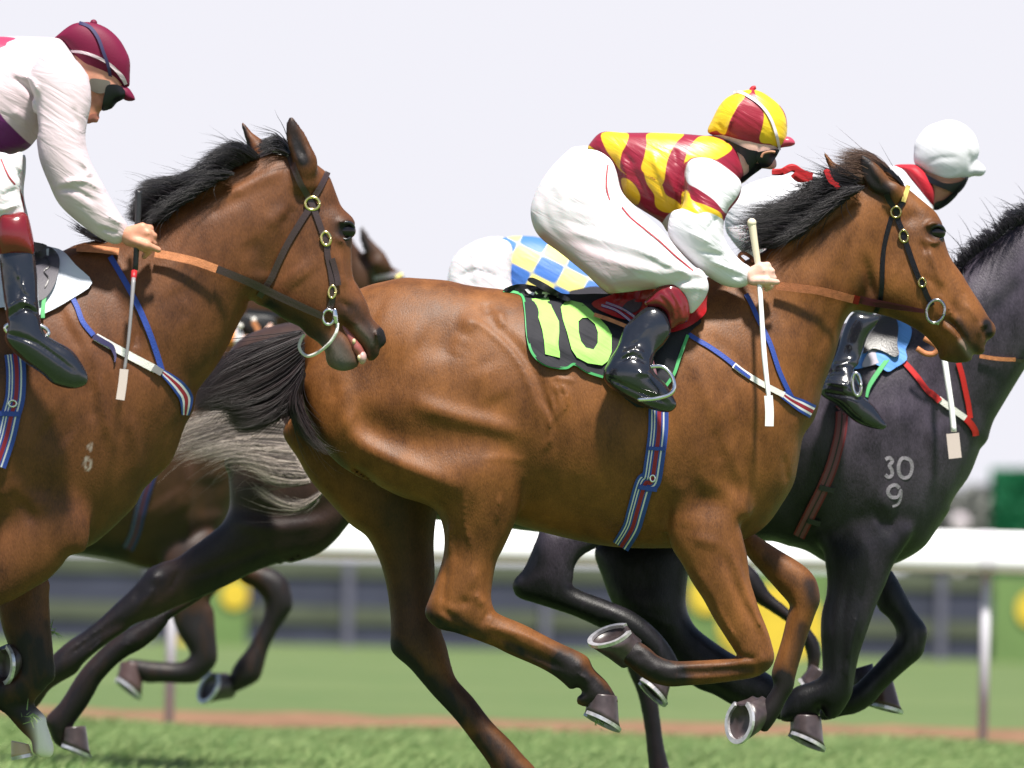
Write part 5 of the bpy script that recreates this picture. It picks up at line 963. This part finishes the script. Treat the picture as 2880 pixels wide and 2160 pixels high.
free_ribbon('rein', 'o 370,1085 600,1110 740,1130', dC - .25, 14, M['black_leather'], hC)
# ------------------------------------------------------------------ jockeys
JG = 'jockeys riding in the race'
def fist(v, wrist, knuckles, tips, thumb, k=.006, r=.0105):
    """palm from wrist to a row of knuckles, four separate bent fingers closing on what they hold, thumb from the side of the palm"""
    kn = [np.array(q) for q in knuckles]; w0 = np.array(wrist)
    for q in kn: v.cone(w0 + (q - w0) * .25, q, .021, .014, .012)
    for i_, (q, t_) in enumerate(zip(kn, tips)):
        mid, tip = np.array(t_[0]), np.array(t_[1]); v.cone(q, mid, r + .001, r, k); v.cone(mid, tip, r, r * .86, k)
    a, b, c = [np.array(q) for q in thumb]; v.cone(a, b, .014, .0115, .008); v.cone(b, c, .0115, .0095, k)
def person(u, d, lab, name='person'): return empty(name, ((u - CX) * d / FP, d, .9), lab, 'jockey', JG)
def surf(name, v, m, root, smooth=3, pats=None, d=None):
    V, Fc = v.build(smooth); at_ = {k: pattern(V, L, d) for k, L in (pats or {}).items()}
    surf.last = mesh(name, V, Fc, m, root, True, attrs=at_); return (V, Fc)
# ---- jockey B
jB = person(1750, dB, 'jockey in yellow and maroon striped silks and cap crouched on the number 10 horse')
box = (1440, 180, 2260, 1220)
sk = [('d 700,400', .165), ('d 1150,900', .165)]
torso = 'd 500,440 515,396 580,338 700,342 850,342 1000,347 1130,357 1200,367 1285,388 1335,450 1365,540 1352,605 1250,760 1120,860 960,900 900,835 760,745 680,672 640,560 560,490'
arm = 'd 1030,560 1060,500 1110,478 1200,492 1292,553 1347,620 1335,700 1275,780 1250,850 1255,930 1305,1010 1355,1062 1405,1100 1395,1172 1340,1197 1250,1182 1150,1122 1090,1072 1010,992 960,922 948,870 968,790 1018,760 1028,680'
leg = 'd 430,428 545,430 625,478 660,545 690,660 760,745 900,880 1000,1000 1082,1090 1120,1105 1153,1140 1168,1200 1152,1260 1100,1330 1062,1352 1020,1290 1000,1250 950,1218 850,1218 650,1238 595,1222 515,1150 448,1090 340,1000 258,940 208,880 184,805 188,740 228,640 298,540 380,458'
boot = 'f 2010,322 2078,320 2128,362 2150,455 2112,530 2066,580 2048,640 2060,690 2110,742 2160,820 2178,870 2142,907 2080,905 1980,872 1850,802 1784,742 1770,690 1802,620 1850,540 1880,450 1920,400'
face = 'p 640,700 800,560 1100,500 1370,700 1375,870 1365,905 1330,960 1300,1030 1262,1062 1170,1085 1110,1142 962,1242 985,1120 930,1040 880,900 760,800'
yA = [('d 1150,550', -.185), ('d 1050,950', -.215), ('d 1350,1140', -.18)]; yL = [('d 350,600', -.09), ('d 1050,1180', -.27)]
yB_ = [('f 2050,400', -.285), ('f 1950,800', -.345)]
def mir(c): return [(t, -q) for t, q in c]
v = Vol(dB, box, -.45, .45, .0055)
v.poly(torso, 0, .9, .03, -.014)
v.poly(face, 0, .72, .02); v.poly('p 900,880 1100,950 1050,1120 950,1240 800,1300 500,1200 600,900', 0, .7, .03, -.01)
for s_ in (1, -1):
    f_ = (lambda c: c) if s_ == 1 else mir
    v.poly(arm, f_(yA), .85, .02, -.012); v.poly(leg, f_(yL), [('d 350,600', .62), ('d 1050,1150', .8)], .03, -.014); v.poly(boot, f_(yB_), .7, .02, -.014)
    h_ = (lambda a: (a[0], a[1], a[2] * s_)); K = lambda t, y: (*Z(t)[0], y * s_)
    fist(v, K('d 1395,1140', -.18), [K('d 1458,1085', -.20), K('d 1480,1112', -.205), K('d 1488,1145', -.20), K('d 1485,1180', -.19)],
         [(K('d 1497,1078', -.185), K('d 1505,1108', -.165)), (K('d 1520,1112', -.185), K('d 1520,1142', -.165)), (K('d 1530,1150', -.18), K('d 1515,1180', -.165)), (K('d 1515,1192', -.175), K('d 1492,1212', -.165))],
         (K('d 1420,1165', -.205), K('d 1490,1165', -.225), K('d 1552,1172', -.205)))
v.cone((*Z('p 1180,960')[0], 0), (*Z('p 1305,1035')[0], 0), .02, .016)
bFB = bvh_of(surf('body', v, M['skin'], jB))
v = Vol(dB, box, -.45, .45, .0055)
v.poly(torso, 0, .92, .03); v.poly('d 1180,375 1285,388 1335,450 1367,540 1350,610 1280,600 1200,480', 0, 1.0, .02)
for s_ in (1, -1): v.poly(arm, yA if s_ == 1 else mir(yA), .88, .02, .003)
v.strokes([('d 1040,640 1120,760 1240,860', 8, -.008, -1), ('d 1040,520 1030,640 1020,760', 8, -.012, -1), ('d 930,520 1000,700', 8, .009, -1), ('d 860,450 930,640', 8, .009, -1), ('d 760,540 860,700', 8, -.010, -1), ('d 690,480 740,660', 8, .009, -1), ('d 890,560 960,740', 8, -.009, -1), ('d 650,470 700,600', 7, -.007, -1), ('d 980,420 1000,520', 8, -.006, -1), ('d 1060,900 1180,960', 6, .005, -1), ('d 1110,1000 1260,1030', 5, -.006, -1), ('d 1180,1060 1320,1110', 5, .006, -1), ('d 1210,820 1160,900', 6, -.006, -1), ('d 700,430 760,520', 6, -.005, -1), ('d 1300,1130 1360,1150', 4, -.005, -1), ('d 800,740 900,800', 7, .006, -1)], -.2)
pats = dict(pat=['d 582,330 722,330 715,400 690,450 683,530 722,572 680,540 640,480 600,420', 'd 845,330 1035,330 985,400 942,500 920,622 870,590 800,545 815,470 830,400', 'd 812,545 850,590 910,622 935,680 1000,720 1032,772 940,780 880,745 870,680 830,620', 'd 690,585 750,612 792,680 780,732 730,712 700,660', 'd 1130,350 1210,355 1290,395 1300,432 1200,492 1100,482 1040,505 1030,530 1050,460 1080,400', 'd 1025,670 1058,680 1075,725 1150,755 1232,795 1245,835 1230,830 1160,800 1100,810 1030,785', 'd 500,395 560,440 600,480 520,440'],
            pat2=['d 1042,545 1080,492 1180,492 1280,552 1350,620 1335,690 1280,765 1260,795 1195,725 1110,665 1050,625', 'd 940,800 1010,772 1040,778 1100,803 1160,793 1235,825 1262,845 1450,1000 1500,1250 1000,1150 880,950'])
TS = surf('silks', v, two_mat('maroon and yellow silk', (.24, .006, .026), (.74, .47, .012), .38, (.66, .66, .70), .1, .35, .5), jB, 3, pats, dB - .15)
v = Vol(dB, box, -.45, .45, .0055)
for s_ in (1, -1): v.poly(leg, yL if s_ == 1 else mir(yL), [('d 350,600', .66), ('d 700,900', .72), ('d 1050,1150', .82)], .04)
v.strokes([('d 370,745 500,795 700,830 860,905', 8, 0.0048, -1), ('d 380,830 560,880 760,935 920,1020', 8, -0.0054, -1), ('d 400,890 580,940 780,1000 950,1080', 7, 0.0042, -1), ('d 420,940 600,1000 800,1055 960,1115', 8, -0.0054, -1), ('d 480,1010 680,1080 900,1135', 8, 0.0048, -1), ('d 520,640 640,700', 10, -0.0048, -1), ('d 300,560 360,700 370,820', 12, 0.0048, -1), ('d 960,1185 1060,1168 1150,1165', 7, -0.0054, -1), ('d 920,1130 1020,1120 1120,1130', 7, 0.0036, -1), ('d 900,1075 1010,1110 1090,1180', 7, 0.0042, -1), ('d 350,715 500,755 660,770', 8, -0.0042, -1), ('d 590,560 600,680', 8, -0.0036, -1), ('d 250,700 290,860 400,960', 9, -0.0030, -1), ('d 1000,1220 1080,1210 1150,1220', 7, 0.0036, -1), ('d 780,860 900,960', 7, 0.0036, -1)], -.2)
V, Fc = v.build(3); mesh('breeches', V, Fc, tint_mat('thin white breeches', (.66, .63, .66), (.42, .17, .19), .55, .2, .3), jB, True, attrs={'tint': vattr(V, [('d 250,935 340,1010 450,1100 540,1170 620,1225', 24, .8), ('d 640,1200 760,1190 850,1205', 14, .6), ('d 380,960 520,1060 700,1150', 34, .35)], dB - .2)}); TL = (V, Fc)  # pink tint paints underside shade and saddle red, with skin showing through
bL = bvh_of(TL)
for q_ in ('d 612,520 605,580 605,650 622,715', 'd 690,755 740,815 820,880 900,945 980,1020 1040,1070 1085,1108'): strap('piping', bL, q_, 4, dB, M['piping'], jB, off=.001, thick=.003, n=3)
for s_ in (1, -1):
    v = Vol(dB, (1640, 780, 1960, 1220), -.5, .5, .0045); y_ = yB_ if s_ == 1 else mir(yB_)
    v.poly(boot, y_, .78, .02)
    v.strokes([('f 1870,600 1940,560 2000,590', 6, .006, s_ * -1), ('f 1850,640 1930,600 2010,640', 5, -.007, s_ * -1), ('f 1880,560 1960,520', 5, -.005, s_ * -1), ('f 1790,715 1950,790 2130,860', 5, -.006, s_ * -1), ('f 1960,690 2030,700', 6, .005, s_ * -1), ('f 2030,420 1930,520', 8, .004, s_ * -1)], -.3)
    tb = surf('boot', v, M['boot'], jB); bo = surf.last
    v = Vol(dB, (1780, 780, 1960, 960), -.5, .5, .0045); v.poly('d 822,1292 860,1240 900,1200 980,1180 1045,1250 1058,1370 1000,1402 958,1425 945,1350 900,1310', y_, .92, .01, .004)
    v.strokes([('d 930,1215 985,1290 1000,1390', 5, -.004, -s_), ('d 975,1205 1025,1290 1035,1370', 5, -.004, -s_), ('d 890,1245 950,1310 975,1400', 5, -.003, -s_)], -.3)
    me_ = surf('cuff', v, M['cuff'], jB); cu = surf.last; cu.parent = bo
V_, F_ = [], []
v = Vol(dB, (1960, 220, 2260, 470), -.2, .2, .0045)
v.poly('p 590,662 642,540 720,390 800,300 900,248 1000,214 1100,205 1200,235 1300,300 1392,380 1452,470 1477,580 1472,720 1440,812 1370,862 1250,882 1150,906 1050,882 900,812 780,752 650,716', 0, .86)
v.strokes([('p 860,520 820,640', 4, .004), ('p 1210,500 1190,740', 4, .004), ('p 1040,790 1150,850', 5, -.004), ('p 1330,650 1390,760', 5, .004), ('p 700,560 760,640', 5, -.004), ('p 940,350 860,520 800,700', 3, .004), ('p 700,700 900,800 1100,880', 4, -.004)], -.08)
TH = surf('cap', v, two_mat('quartered cap silk', (.27, .006, .024), (.76, .51, .012), .42, (.27, .006, .024), .1, .3, .5), jB, 2, dict(
    pat=['p 560,680 640,500 750,300 900,215 1010,250 1000,295 945,360 900,440 850,530 820,620 790,695 740,680 700,650 640,660', 'p 1000,190 1080,195 1075,230 1010,250 900,240', 'p 1130,190 1300,280 1500,460 1520,640 1480,760 1440,800 1360,830 1290,800 1200,790 1172,740 1195,650 1215,560 1220,470 1190,380 1150,290'], pat2=['p 1390,360 1440,400 1500,500 1480,600 1470,520 1440,440']), dB - .08)
bH = bvh_of(TH)
capB = surf.last
strap('elastic', bH, 'p 880,235 960,235 1060,285 1160,355 1240,440 1300,540 1345,660 1375,780 1395,880', [6, 8, 8, 8, 8, 8, 8, 8, 7], dB, M['elastic'], capB, off=.002, n=3)
ptube('knot', 'p 1085,215 1100,190 1130,180', dB, [.010, .008, .005], M['collar'], capB)
v = Vol(dB, (2180, 360, 2260, 430), -.15, .15, .004); v.poly('p 1420,740 1480,725 1535,748 1570,800 1535,832 1440,848 1380,850', 0, 1.3); surf('peak', v, M['brim_red'], jB); surf.last.parent = capB
gB = patch('goggles', bFB, 'p 1150,905 1200,890 1380,868 1372,925 1330,990 1300,1040 1255,1070 1190,1070 1150,1010 1130,950', dB, M['goggle'], jB, .002, .022, 6)
patch('strap', bFB, 'p 790,765 900,805 1050,870 1160,900 1150,1000 1100,1030 1040,1040 990,950 900,880', dB, M['goggle'], gB, .001, .008, 6)
patch('chin_strap', bFB, 'p 972,1180 1050,1120 1060,1030 1190,1040 1200,1075 1110,1145 960,1245', dB, M['goggle'], jB, .001, .008, 6)
ptube('lens_frame', 'p 1190,960 1215,915 1290,895 1345,900', dB - .10, .004, M['tan_skin'], jB)
# whip held by jockey B
wB = empty('whip', ((2225 - CX) * dB / FP, dB - .2, .9), 'white racing whip with pale wooden handle held upright by the striped jockey', 'whip', 'whips held by jockeys')
ptube('handle', 'd 1412,845 1425,940 1445,1070 1452,1130', dB - .185, [.0125, .011, .0095, .009], M['whip_wood'], wB, 10, sm=4); ball('pommel', 'd 1411,843', dB - .185, .0145, M['whip_wood'], wB)
ptube('shaft', 'd 1450,1120 1462,1300 1480,1580 g 795,830', [dB - .19, dB - .235, dB - .275, dB - .305], [.0085, .0075, .0085, .007], M['whip_white'], wB, 10, sm=4)
free_ribbon('flap', 'g 792,815 798,900 797,985', dB - .308, 24, M['whip_white'], wB, .006)

# ---- jockey A
jA = person(0, dA, 'jockey in pale pink silks with crimson cap looking down at the left edge')
box = (-520, 50, 480, 1120)
torso = 's -480,300 -350,200 -200,130 -60,108 40,102 a 200,205 310,210 355,232 425,325 485,390 512,440 500,560 470,690 380,720 260,700 205,770 140,835 20,868 s -60,470 -200,480 -380,520'
arm = 'a 170,420 220,320 300,270 400,320 480,420 500,560 475,700 470,780 492,880 525,950 565,1020 610,1105 665,1195 705,1262 690,1325 640,1352 560,1318 495,1275 395,1195 325,1120 278,1020 230,900 212,800 200,700 180,560'
head = 'a 400,300 480,200 600,230 670,340 680,450 685,540 650,560 620,605 560,615 550,660 540,685 515,682 480,690 470,640 480,560 430,420 340,330'
leg = 's -480,330 -300,300 -150,420 a 0,850 70,868 130,850 135,930 122,1030 125,1100 148,1200 150,1260 100,1290 0,1280 -80,1230 -200,1200 s -250,660 -420,560'
boot = 'b -10,270 60,255 150,262 180,275 188,300 205,420 215,560 225,660 250,740 300,780 400,840 460,920 492,990 475,1035 400,1055 300,1030 230,970 130,900 50,820 28,760 40,690 20,560 0,400 -10,250'
yA = [('a 350,400', -.18), ('a 300,1000', -.2), ('a 680,1290', -.19)]; yL = [('s -300,480', -.10), ('a 60,1200', -.30)]; yBo = [('b 90,200', -.32), ('b 250,900', -.365)]
v = Vol(dA, box, -.47, .47, .0055); v.poly(torso, 0, .85, .03, -.014); v.poly(head, 0, .56, .02)
for s_ in (1, -1):
    f_ = (lambda c: c) if s_ == 1 else mir
    v.poly(arm, f_(yA), .85, .02, -.012); v.poly(leg, f_(yL), .6, .03, -.014); v.poly(boot, f_(yBo), .6, .02, -.014)
    K = lambda t, y: (*Z(t)[0], y * s_)
    fist(v, K('a 690,1310', -.19), [K('a 790,1262', -.21), K('a 818,1295', -.215), K('a 822,1335', -.21), K('a 800,1375', -.20)],
         [(K('a 832,1268', -.19), K('a 845,1312', -.17)), (K('a 852,1310', -.195), K('a 848,1350', -.17)), (K('a 850,1352', -.19), K('a 830,1395', -.17)), (K('a 825,1395', -.18), K('a 800,1425', -.17))],
         (K('a 740,1335', -.215), K('a 815,1362', -.235), K('a 880,1388', -.215)))
v.strokes([('a 520,520 525,560', 4, -.006), ('a 530,650 545,655', 2, -.005), ('a 560,560 555,600', 4, .005)], -.07)
bFA = bvh_of(surf('body', v, mat('shaded skin', (.55, .26, .17), .5, .4, var=.12, vscale=40, sss=.12), jA))
v = Vol(dA, box, -.47, .47, .0055); v.poly(torso, 0, .88, .03)
for s_ in (1, -1): v.poly(arm, yA if s_ == 1 else mir(yA), .9, .02, .003)
v.strokes([('a 215,520 208,650 205,760', 8, -.014, -1), ('a 60,420 140,480 200,560', 6, -.008, -1), ('a 100,400 180,450 215,520', 6, .006, -1), ('a 440,870 500,960 480,980', 6, .006, -1), ('a 320,1060 420,1060 540,1130', 6, -.006, -1), ('a 360,1020 480,1010 570,1060', 6, .006, -1), ('a 560,1270 660,1300', 5, -.006, -1), ('a 600,1200 690,1250', 5, .005, -1), ('a 410,600 430,700', 6, -.004, -1), ('a 60,600 150,680', 12, .008, -1)], -.2)
surf('silks', v, two_mat('pink silk with purple sash', (.60, .49, .53), (.12, .004, .12), .42, (.42, .03, .09), .1, .4, .5), jA, 3, dict(pat=['a -30,620 30,670 100,740 160,790 200,775 160,810 130,832 20,870 -40,870'], pat2=['s -200,90 -60,90 a 70,195 30,225 0,255 s -120,160']), dA - .16)
v = Vol(dA, box, -.5, .5, .006)
for s_ in (1, -1): v.poly(leg, yL if s_ == 1 else mir(yL), [('s -300,480', .6), ('a 60,1150', .72)], .04)
v.strokes([('a 20,1100 100,1060', 5, -.006, -1), ('a 10,1180 120,1140', 5, .006, -1), ('a 30,880 100,960 110,1000', 6, -.006, -1)], -.25)
TL = surf('breeches', v, M['breeches'], jA); bL = bvh_of(TL)
strap('piping', bL, 'a 5,880 50,980 110,1060 130,1130 145,1240', 4, dA, M['piping'], jA, off=.001, thick=.003, n=3)
for s_ in (1, -1):
    y_ = yBo if s_ == 1 else mir(yBo)
    v = Vol(dA, (-30, 560, 280, 1110), -.5, .5, .0048); v.poly(boot, y_, .78, .02)
    v.strokes([('b 40,620 120,570 200,600', 6, .006, -s_), ('b 60,660 140,610 210,640', 5, -.007, -s_), ('b 90,380 130,480 170,540', 6, .005, -s_), ('b 40,750 150,780 250,830 420,960', 5, -.006, -s_), ('b 120,420 110,560', 5, -.005, -s_)], -.34)
    surf('boot', v, M['boot'], jA); bo = surf.last
    v = Vol(dA, (-30, 560, 110, 730), -.5, .5, .0048); v.poly('a -5,1200 60,1190 130,1185 160,1250 184,1420 120,1435 0,1420', y_, 1.12, .01, .004); surf('cuff', v, M['cuff'], jA); surf.last.parent = bo
v = Vol(dA, (130, 40, 400, 300), -.2, .2, .0048)
v.poly('a 290,225 330,185 400,135 470,122 530,128 600,160 660,215 700,280 722,340 722,420 718,480 690,480 620,450 520,415 500,400 460,380 400,300 340,225', 0, .80)
TH = surf('helmet', v, M['helmet_maroon'], jA, 2); bH = bvh_of(TH); he = surf.last
v = Vol(dA, (300, 220, 400, 310), -.15, .15, .0045); v.poly('a 640,460 700,480 725,500 752,550 730,562 690,555 650,510', 0, 1.25); surf('peak', v, M['helmet_maroon'], jA); surf.last.parent = he
strap('elastic', bH, 'a 440,125 500,150 545,210 575,290 600,360 612,420 618,460', 9, dA, M['navy'], he, off=.003, n=3)
strap('piping', bH, 'a 385,285 450,290 520,310 590,345 640,385 680,430 700,470', [6, 8, 8, 8, 9, 12, 9], dA, M['pinkwhite'], he, off=.002, n=3)
ball('button', 'a 520,128', dA, .011, M['helmet_maroon'], he)
gA = patch('goggles', bFA, 'a 595,475 650,470 692,500 690,545 650,570 620,602 568,615 570,570 580,520', dA, M['goggle'], jA, .002, .022, 6)
patch('strap', bFA, 'a 500,440 560,440 612,455 600,500 560,520 505,500', dA, mat('dull grey strap', (.12, .11, .09), .6), gA, .001, .008, 6)
patch('lips', bFA, 'a 500,640 540,630 552,655 535,672 490,680', dA, mat('lips', (.42, .16, .12), .5), jA, .0005, .003, 5)
wA_ = empty('whip', ((380 - CX) * dA / FP, dA - .2, .9), 'thin dark whip with pale leather flap hanging from the pink jockey\'s hand', 'whip', 'whips held by jockeys')
ptube('grip', 'a 770,1060 768,1150 762,1300 752,1500', dA - .20, [.010, .010, .009, .008], M['whip_black'], wA_, 10, sm=4); ptube('collar', 'b 746,400 740,455', [dA - .235, dA - .25], .009, M['red_strap'], wA_, 10)
ptube('shaft', 'b 742,440 730,600 712,800 690,955', [dA - .25, dA - .28, dA - .295, dA - .30], [.007, .0055, .005, .005], M['whip_grey'], wA_, 8, sm=4)
free_ribbon('flap', 'b 690,945 682,1020 668,1115', dA - .303, 24, M['whip_flap'], wA_, .006)

# ---- jockey E
jE = person(2450, dE, 'jockey in white silks and white cap with a red collar on the iron grey horse')
box = (1960, 320, 2800, 1240)
torso = 'e 1520,530 1350,538 1100,550 900,572 750,602 650,645 570,730 560,900 700,1000 900,1050 1150,1000 1350,950 1550,930 1700,800 1700,700 1600,600'
v = Vol(dE, box, -.47, .47, .0065); v.poly(torso, 0, .75, .03, -.014)
v.poly('m 1300,560 1450,450 1650,500 1690,650 1655,750 1600,800 1570,840 1500,900 1430,942 1390,935 1370,820', 0, .62, .02); v.poly('m 1150,560 1400,700 1390,900 1250,850 1050,700', 0, .8, .03, -.005)
bFE = bvh_of(surf('body', v, M['tan_skin'], jE))
v = Vol(dE, box, -.47, .47, .0065); v.poly(torso, 0, .8, .03)
for s_ in (1, -1): v.poly('e 1450,700 1600,680 1700,760 1680,900 1560,1050 1620,1150 1700,1220 1760,1260 1740,1300 1660,1290 1560,1260 1440,1150 1400,950', s_ * -.2, .85, .02)
surf('silks', v, M['whitesilk'], jE)
v = Vol(dE, (2480, 440, 2660, 620), -.2, .2, .005); v.poly('m 1030,548 1130,538 1240,550 1330,640 1392,760 1384,900 1375,935 1280,835 1205,715 1120,600', 0, 1.7, .02, .004); surf('collar', v, M['collar'], jE)
v = Vol(dE, (2540, 320, 2780, 530), -.2, .2, .005); v.poly('m 1205,400 1215,330 1262,250 1332,180 1432,140 1532,120 1642,150 1742,230 1792,330 1802,425 1765,500 1735,580 1700,640 1600,682 1500,692 1400,652 1300,592 1212,522', 0, .86); v.poly('m 1730,540 1800,508 1862,570 1832,632 1740,632 1680,620', 0, 1.2, .02)
v.strokes([('m 1320,520 1450,470 1600,470', 6, -.002), ('m 1720,420 1730,560', 6, -.004), ('m 1330,570 1500,640 1650,600', 5, .002)], -.07); surf('cap', v, M['cap_white'], jE, 2)
patch('goggles', bFE, 'm 1255,585 1400,665 1500,700 1620,690 1700,645 1690,690 1655,750 1600,800 1560,790 1500,760 1400,720 1300,660', dE, M['goggle'], jE, .002, .014, 6)
patch('chin_strap', bFE, 'm 1560,790 1610,790 1570,845 1500,905 1425,945 1390,935 1400,880 1480,850', dE, M['goggle'], jE, .001, .010, 6)
yE = [('n 600,500', -.30), ('n 600,1300', -.37)]
for s_ in (1, -1):
    y_ = yE if s_ == 1 else mir(yE)
    v = Vol(dE, (2260, 860, 2520, 1230), -.5, .5, .005)
    v.poly('n 560,340 700,350 805,382 792,450 705,560 655,700 622,790 600,850 560,900 612,1050 645,1152 740,1242 832,1372 875,1442 832,1482 700,1462 560,1402 400,1262 240,1150 225,1080 285,970 325,880 400,700 470,480', y_, .76)
    v.strokes([('n 250,1010 400,1040 500,1060', 6, .006, -s_), ('n 330,860 460,840 560,800', 6, .006, -s_), ('n 300,930 450,930', 5, -.007, -s_), ('n 520,640 500,680', 9, .004, -s_), ('n 230,1110 450,1150 640,1180', 5, -.005, -s_)], -.34)
    surf('boot', v, M['boot'], jE)
    v = Vol(dE, (1980, 640, 2560, 960), -.47, .47, .008); v.poly('e 640,660 900,750 1200,900 1350,1050 1420,1250 1400,1340 1250,1330 1100,1250 850,1100 650,1000 560,850', [('e 700,800', s_ * -.1), ('e 1300,1200', s_ * -.28)], .65); surf('breeches', v, M['breeches'], jE)
wE = empty('whip', ((2650 - CX) * dE / FP, dE - .2, .9), 'white whip with a pale pink leather tip held beside the grey horse\'s shoulder', 'whip', 'whips held by jockeys')
ptube('shaft', 'n 1420,700 1440,810 1475,1050 1505,1250 1530,1500', [dE - .24, dE - .27, dE - .285], [.0105, .010, .0095, .0095], M['whip_white'], wE, 10, sm=4); free_ribbon('flap', 'g 1815,1025 1822,1090 1830,1163', dE - .29, 36, M['whip_flap'], wE, .006)

# ---- jockey D
jD = person(1480, dD, 'jockey bent low in blue and yellow checked silks behind the striped jockey\'s leg')
box = (1200, 620, 2000, 1280)
torso = 's 1360,690 1420,668 1500,665 1580,690 1660,740 1740,790 1800,860 1800,950 1720,1000 1600,980 1500,930 1420,880 1380,800'
leg = 's 1270,740 1320,690 1390,668 1440,690 1440,800 1500,880 1620,960 1700,1020 1690,1090 1600,1090 1450,1030 1320,950 1260,850'
v = Vol(dD, box, -.45, .45, .007); v.poly(torso, 0, .8, .03, -.014); v.poly('s 1790,830 1850,790 1910,810 1930,870 1900,930 1830,960', 0, .8, .03)
for s_ in (1, -1): v.poly(leg, [('s 1330,780', s_ * -.1), ('s 1650,1040', s_ * -.27)], .6, .03, -.012)
surf('body', v, M['tan_skin'], jD)
v = Vol(dD, box, -.45, .45, .007); v.poly(torso, 0, .85, .03)
for s_ in (1, -1): v.poly('s 1700,820 1780,830 1820,900 1790,980 1850,1050 1960,1080 1950,1120 1820,1110 1720,1030 1680,920', s_ * -.2, .85, .02)
V, Fc = v.build(3); px = V[:, 0] * FP / V[:, 1] + CX; py = HV - (V[:, 2] - CH) * FP / V[:, 1]
aa = ((px - 1400) * .88 + (py - 665) * .48) / 74; bb = (-(px - 1400) * .45 + (py - 665) * .9) / 58
ck = np.sin(aa * math.pi + .6) * np.sin(bb * math.pi + .5) * .02
mesh('silks', V, Fc, two_mat('blue and yellow checked silk', (.86, .74, .20), (.05, .16, .50), .5, None, .1, .4), jD, True, attrs={'pat': ck})
v = Vol(dD, box, -.45, .45, .007)
for s_ in (1, -1): v.poly(leg, [('s 1330,780', s_ * -.1), ('s 1650,1040', s_ * -.27)], .64, .03)
v.strokes([('s 1290,780 1340,760 1400,780', 6, -.005, -1), ('s 1330,700 1340,800', 6, .005, -1)], -.2); surf('breeches', v, M['breeches'], jD)
v = Vol(dD, (1760, 740, 1960, 960), -.2, .2, .007); v.poly('s 1790,850 1800,790 1850,755 1910,770 1940,830 1930,870 1870,870 1820,880', 0, .86); surf('cap', v, cloth_mat('blue cap', (.05, .16, .50)), jD)
# ---- jockey C
jC = person(520, dC, 'far jockey hidden behind the left horse\'s neck, only a white cuff and bare hand showing')
v = Vol(dC, (280, 520, 860, 1080), -.4, .4, .008)
v.poly('s 330,760 450,700 560,640 650,640 700,720 640,860 480,900 360,880', 0, .8, .03, -.012); v.poly('s 640,600 700,580 740,640 720,690 660,690', 0, .75)
v.poly('o -300,1100 0,1250 250,1350 330,1390 330,1460 200,1480 -100,1420 -400,1250', -.2, .85, .02, -.008)
K = lambda t, y: (*Z(t)[0], y)
fist(v, K('o 330,1425', -.2), [K('o 470,1390', -.21), K('o 490,1415', -.21), K('o 490,1445', -.21), K('o 470,1470', -.2)], [(K('o 540,1385', -.2), K('o 560,1415', -.19)), (K('o 555,1410', -.2), K('o 560,1440', -.18)), (K('o 545,1445', -.2), K('o 530,1475', -.18)), (K('o 520,1480', -.19), K('o 490,1500', -.18))], (K('o 430,1400', -.22), K('o 560,1340', -.22), K('o 640,1240', -.2)), r=.012)
surf('body', v, M['skin'], jC)
v = Vol(dC, (280, 620, 760, 1000), -.4, .4, .008); v.poly('s 330,760 450,700 560,640 650,640 700,720 650,860 480,900 360,880', 0, .82, .03); v.poly('o -300,1100 0,1230 200,1310 262,1290 240,1450 150,1470 -100,1420 -400,1250', -.2, .9, .02); surf('silks', v, M['orange'], jC)
v = Vol(dC, (630, 900, 720, 1000), -.4, 0, .006); v.poly('o 235,1300 300,1285 340,1380 330,1450 260,1470 215,1440', -.2, .95, .02); surf('cuff', v, M['whitesilk'], jC)
v = Vol(dC, (620, 560, 780, 700), -.2, .2, .007); v.poly('s 640,640 650,590 690,565 735,590 745,640 700,650', 0, .86); surf('cap', v, cloth_mat('orange cap', (.75, .22, .04)), jC)
v = Vol(dC, (640, 850, 800, 970), -.4, .1, .006); v.poly('o 290,1130 450,1110 640,1130 700,1200 650,1330 520,1370 400,1360 290,1270', -.14, .5, .02); surf('saddle_pommel', v, M['black_silk'], jC)
free_ribbon('rein_loop', 'o 440,1200 480,1260 520,1360', dC - .26, 15, M['rubber'], jC)
ball('white_stitch', 'o 450,1185', dC - .25, .011, M['white'], jC); ball('white_stitch', 'o 300,1250', dC - .22, .011, M['white'], jC)

# ------------------------------------------------------------------ turf kicked up by the hooves
def clod(t, d, lab, seed, n=16, sz=.03):
    R = np.random.default_rng(seed); c = W(*Z(t)[0], d); V = []; Fc = []
    for k in range(n):
        a = R.normal(0, 1, 3); a /= np.linalg.norm(a); o = c + R.normal(0, sz * .3, 3); w_ = np.cross(a, (0, 1, 0)) * .0022; b = len(V)
        e = o + a * sz * R.uniform(.5, 1.2); V += [o - w_, o + w_, e + w_ * .2 + (0, .001, 0), e - w_ * .2]; Fc.append((b, b + 1, b + 2, b + 3))
    prop(mesh('turf_clod', V, Fc, gm, None, False, attrs={'tone': R.random(len(V))}), lab, 'turf clod', 'clods of turf thrown up by the hooves')
clod('l 225,1275', dA + .02, 'loose green grass clod flying beside the white sock at the lower left', 1)
clod('l 395,650', dA + .15, 'small grass clod in the air behind the left horse\'s knee', 2)
clod('i 1745,1405', dB - .16, 'few grass blades stuck under the lifted hind hoof of the number 10 horse', 3, 12, .03)
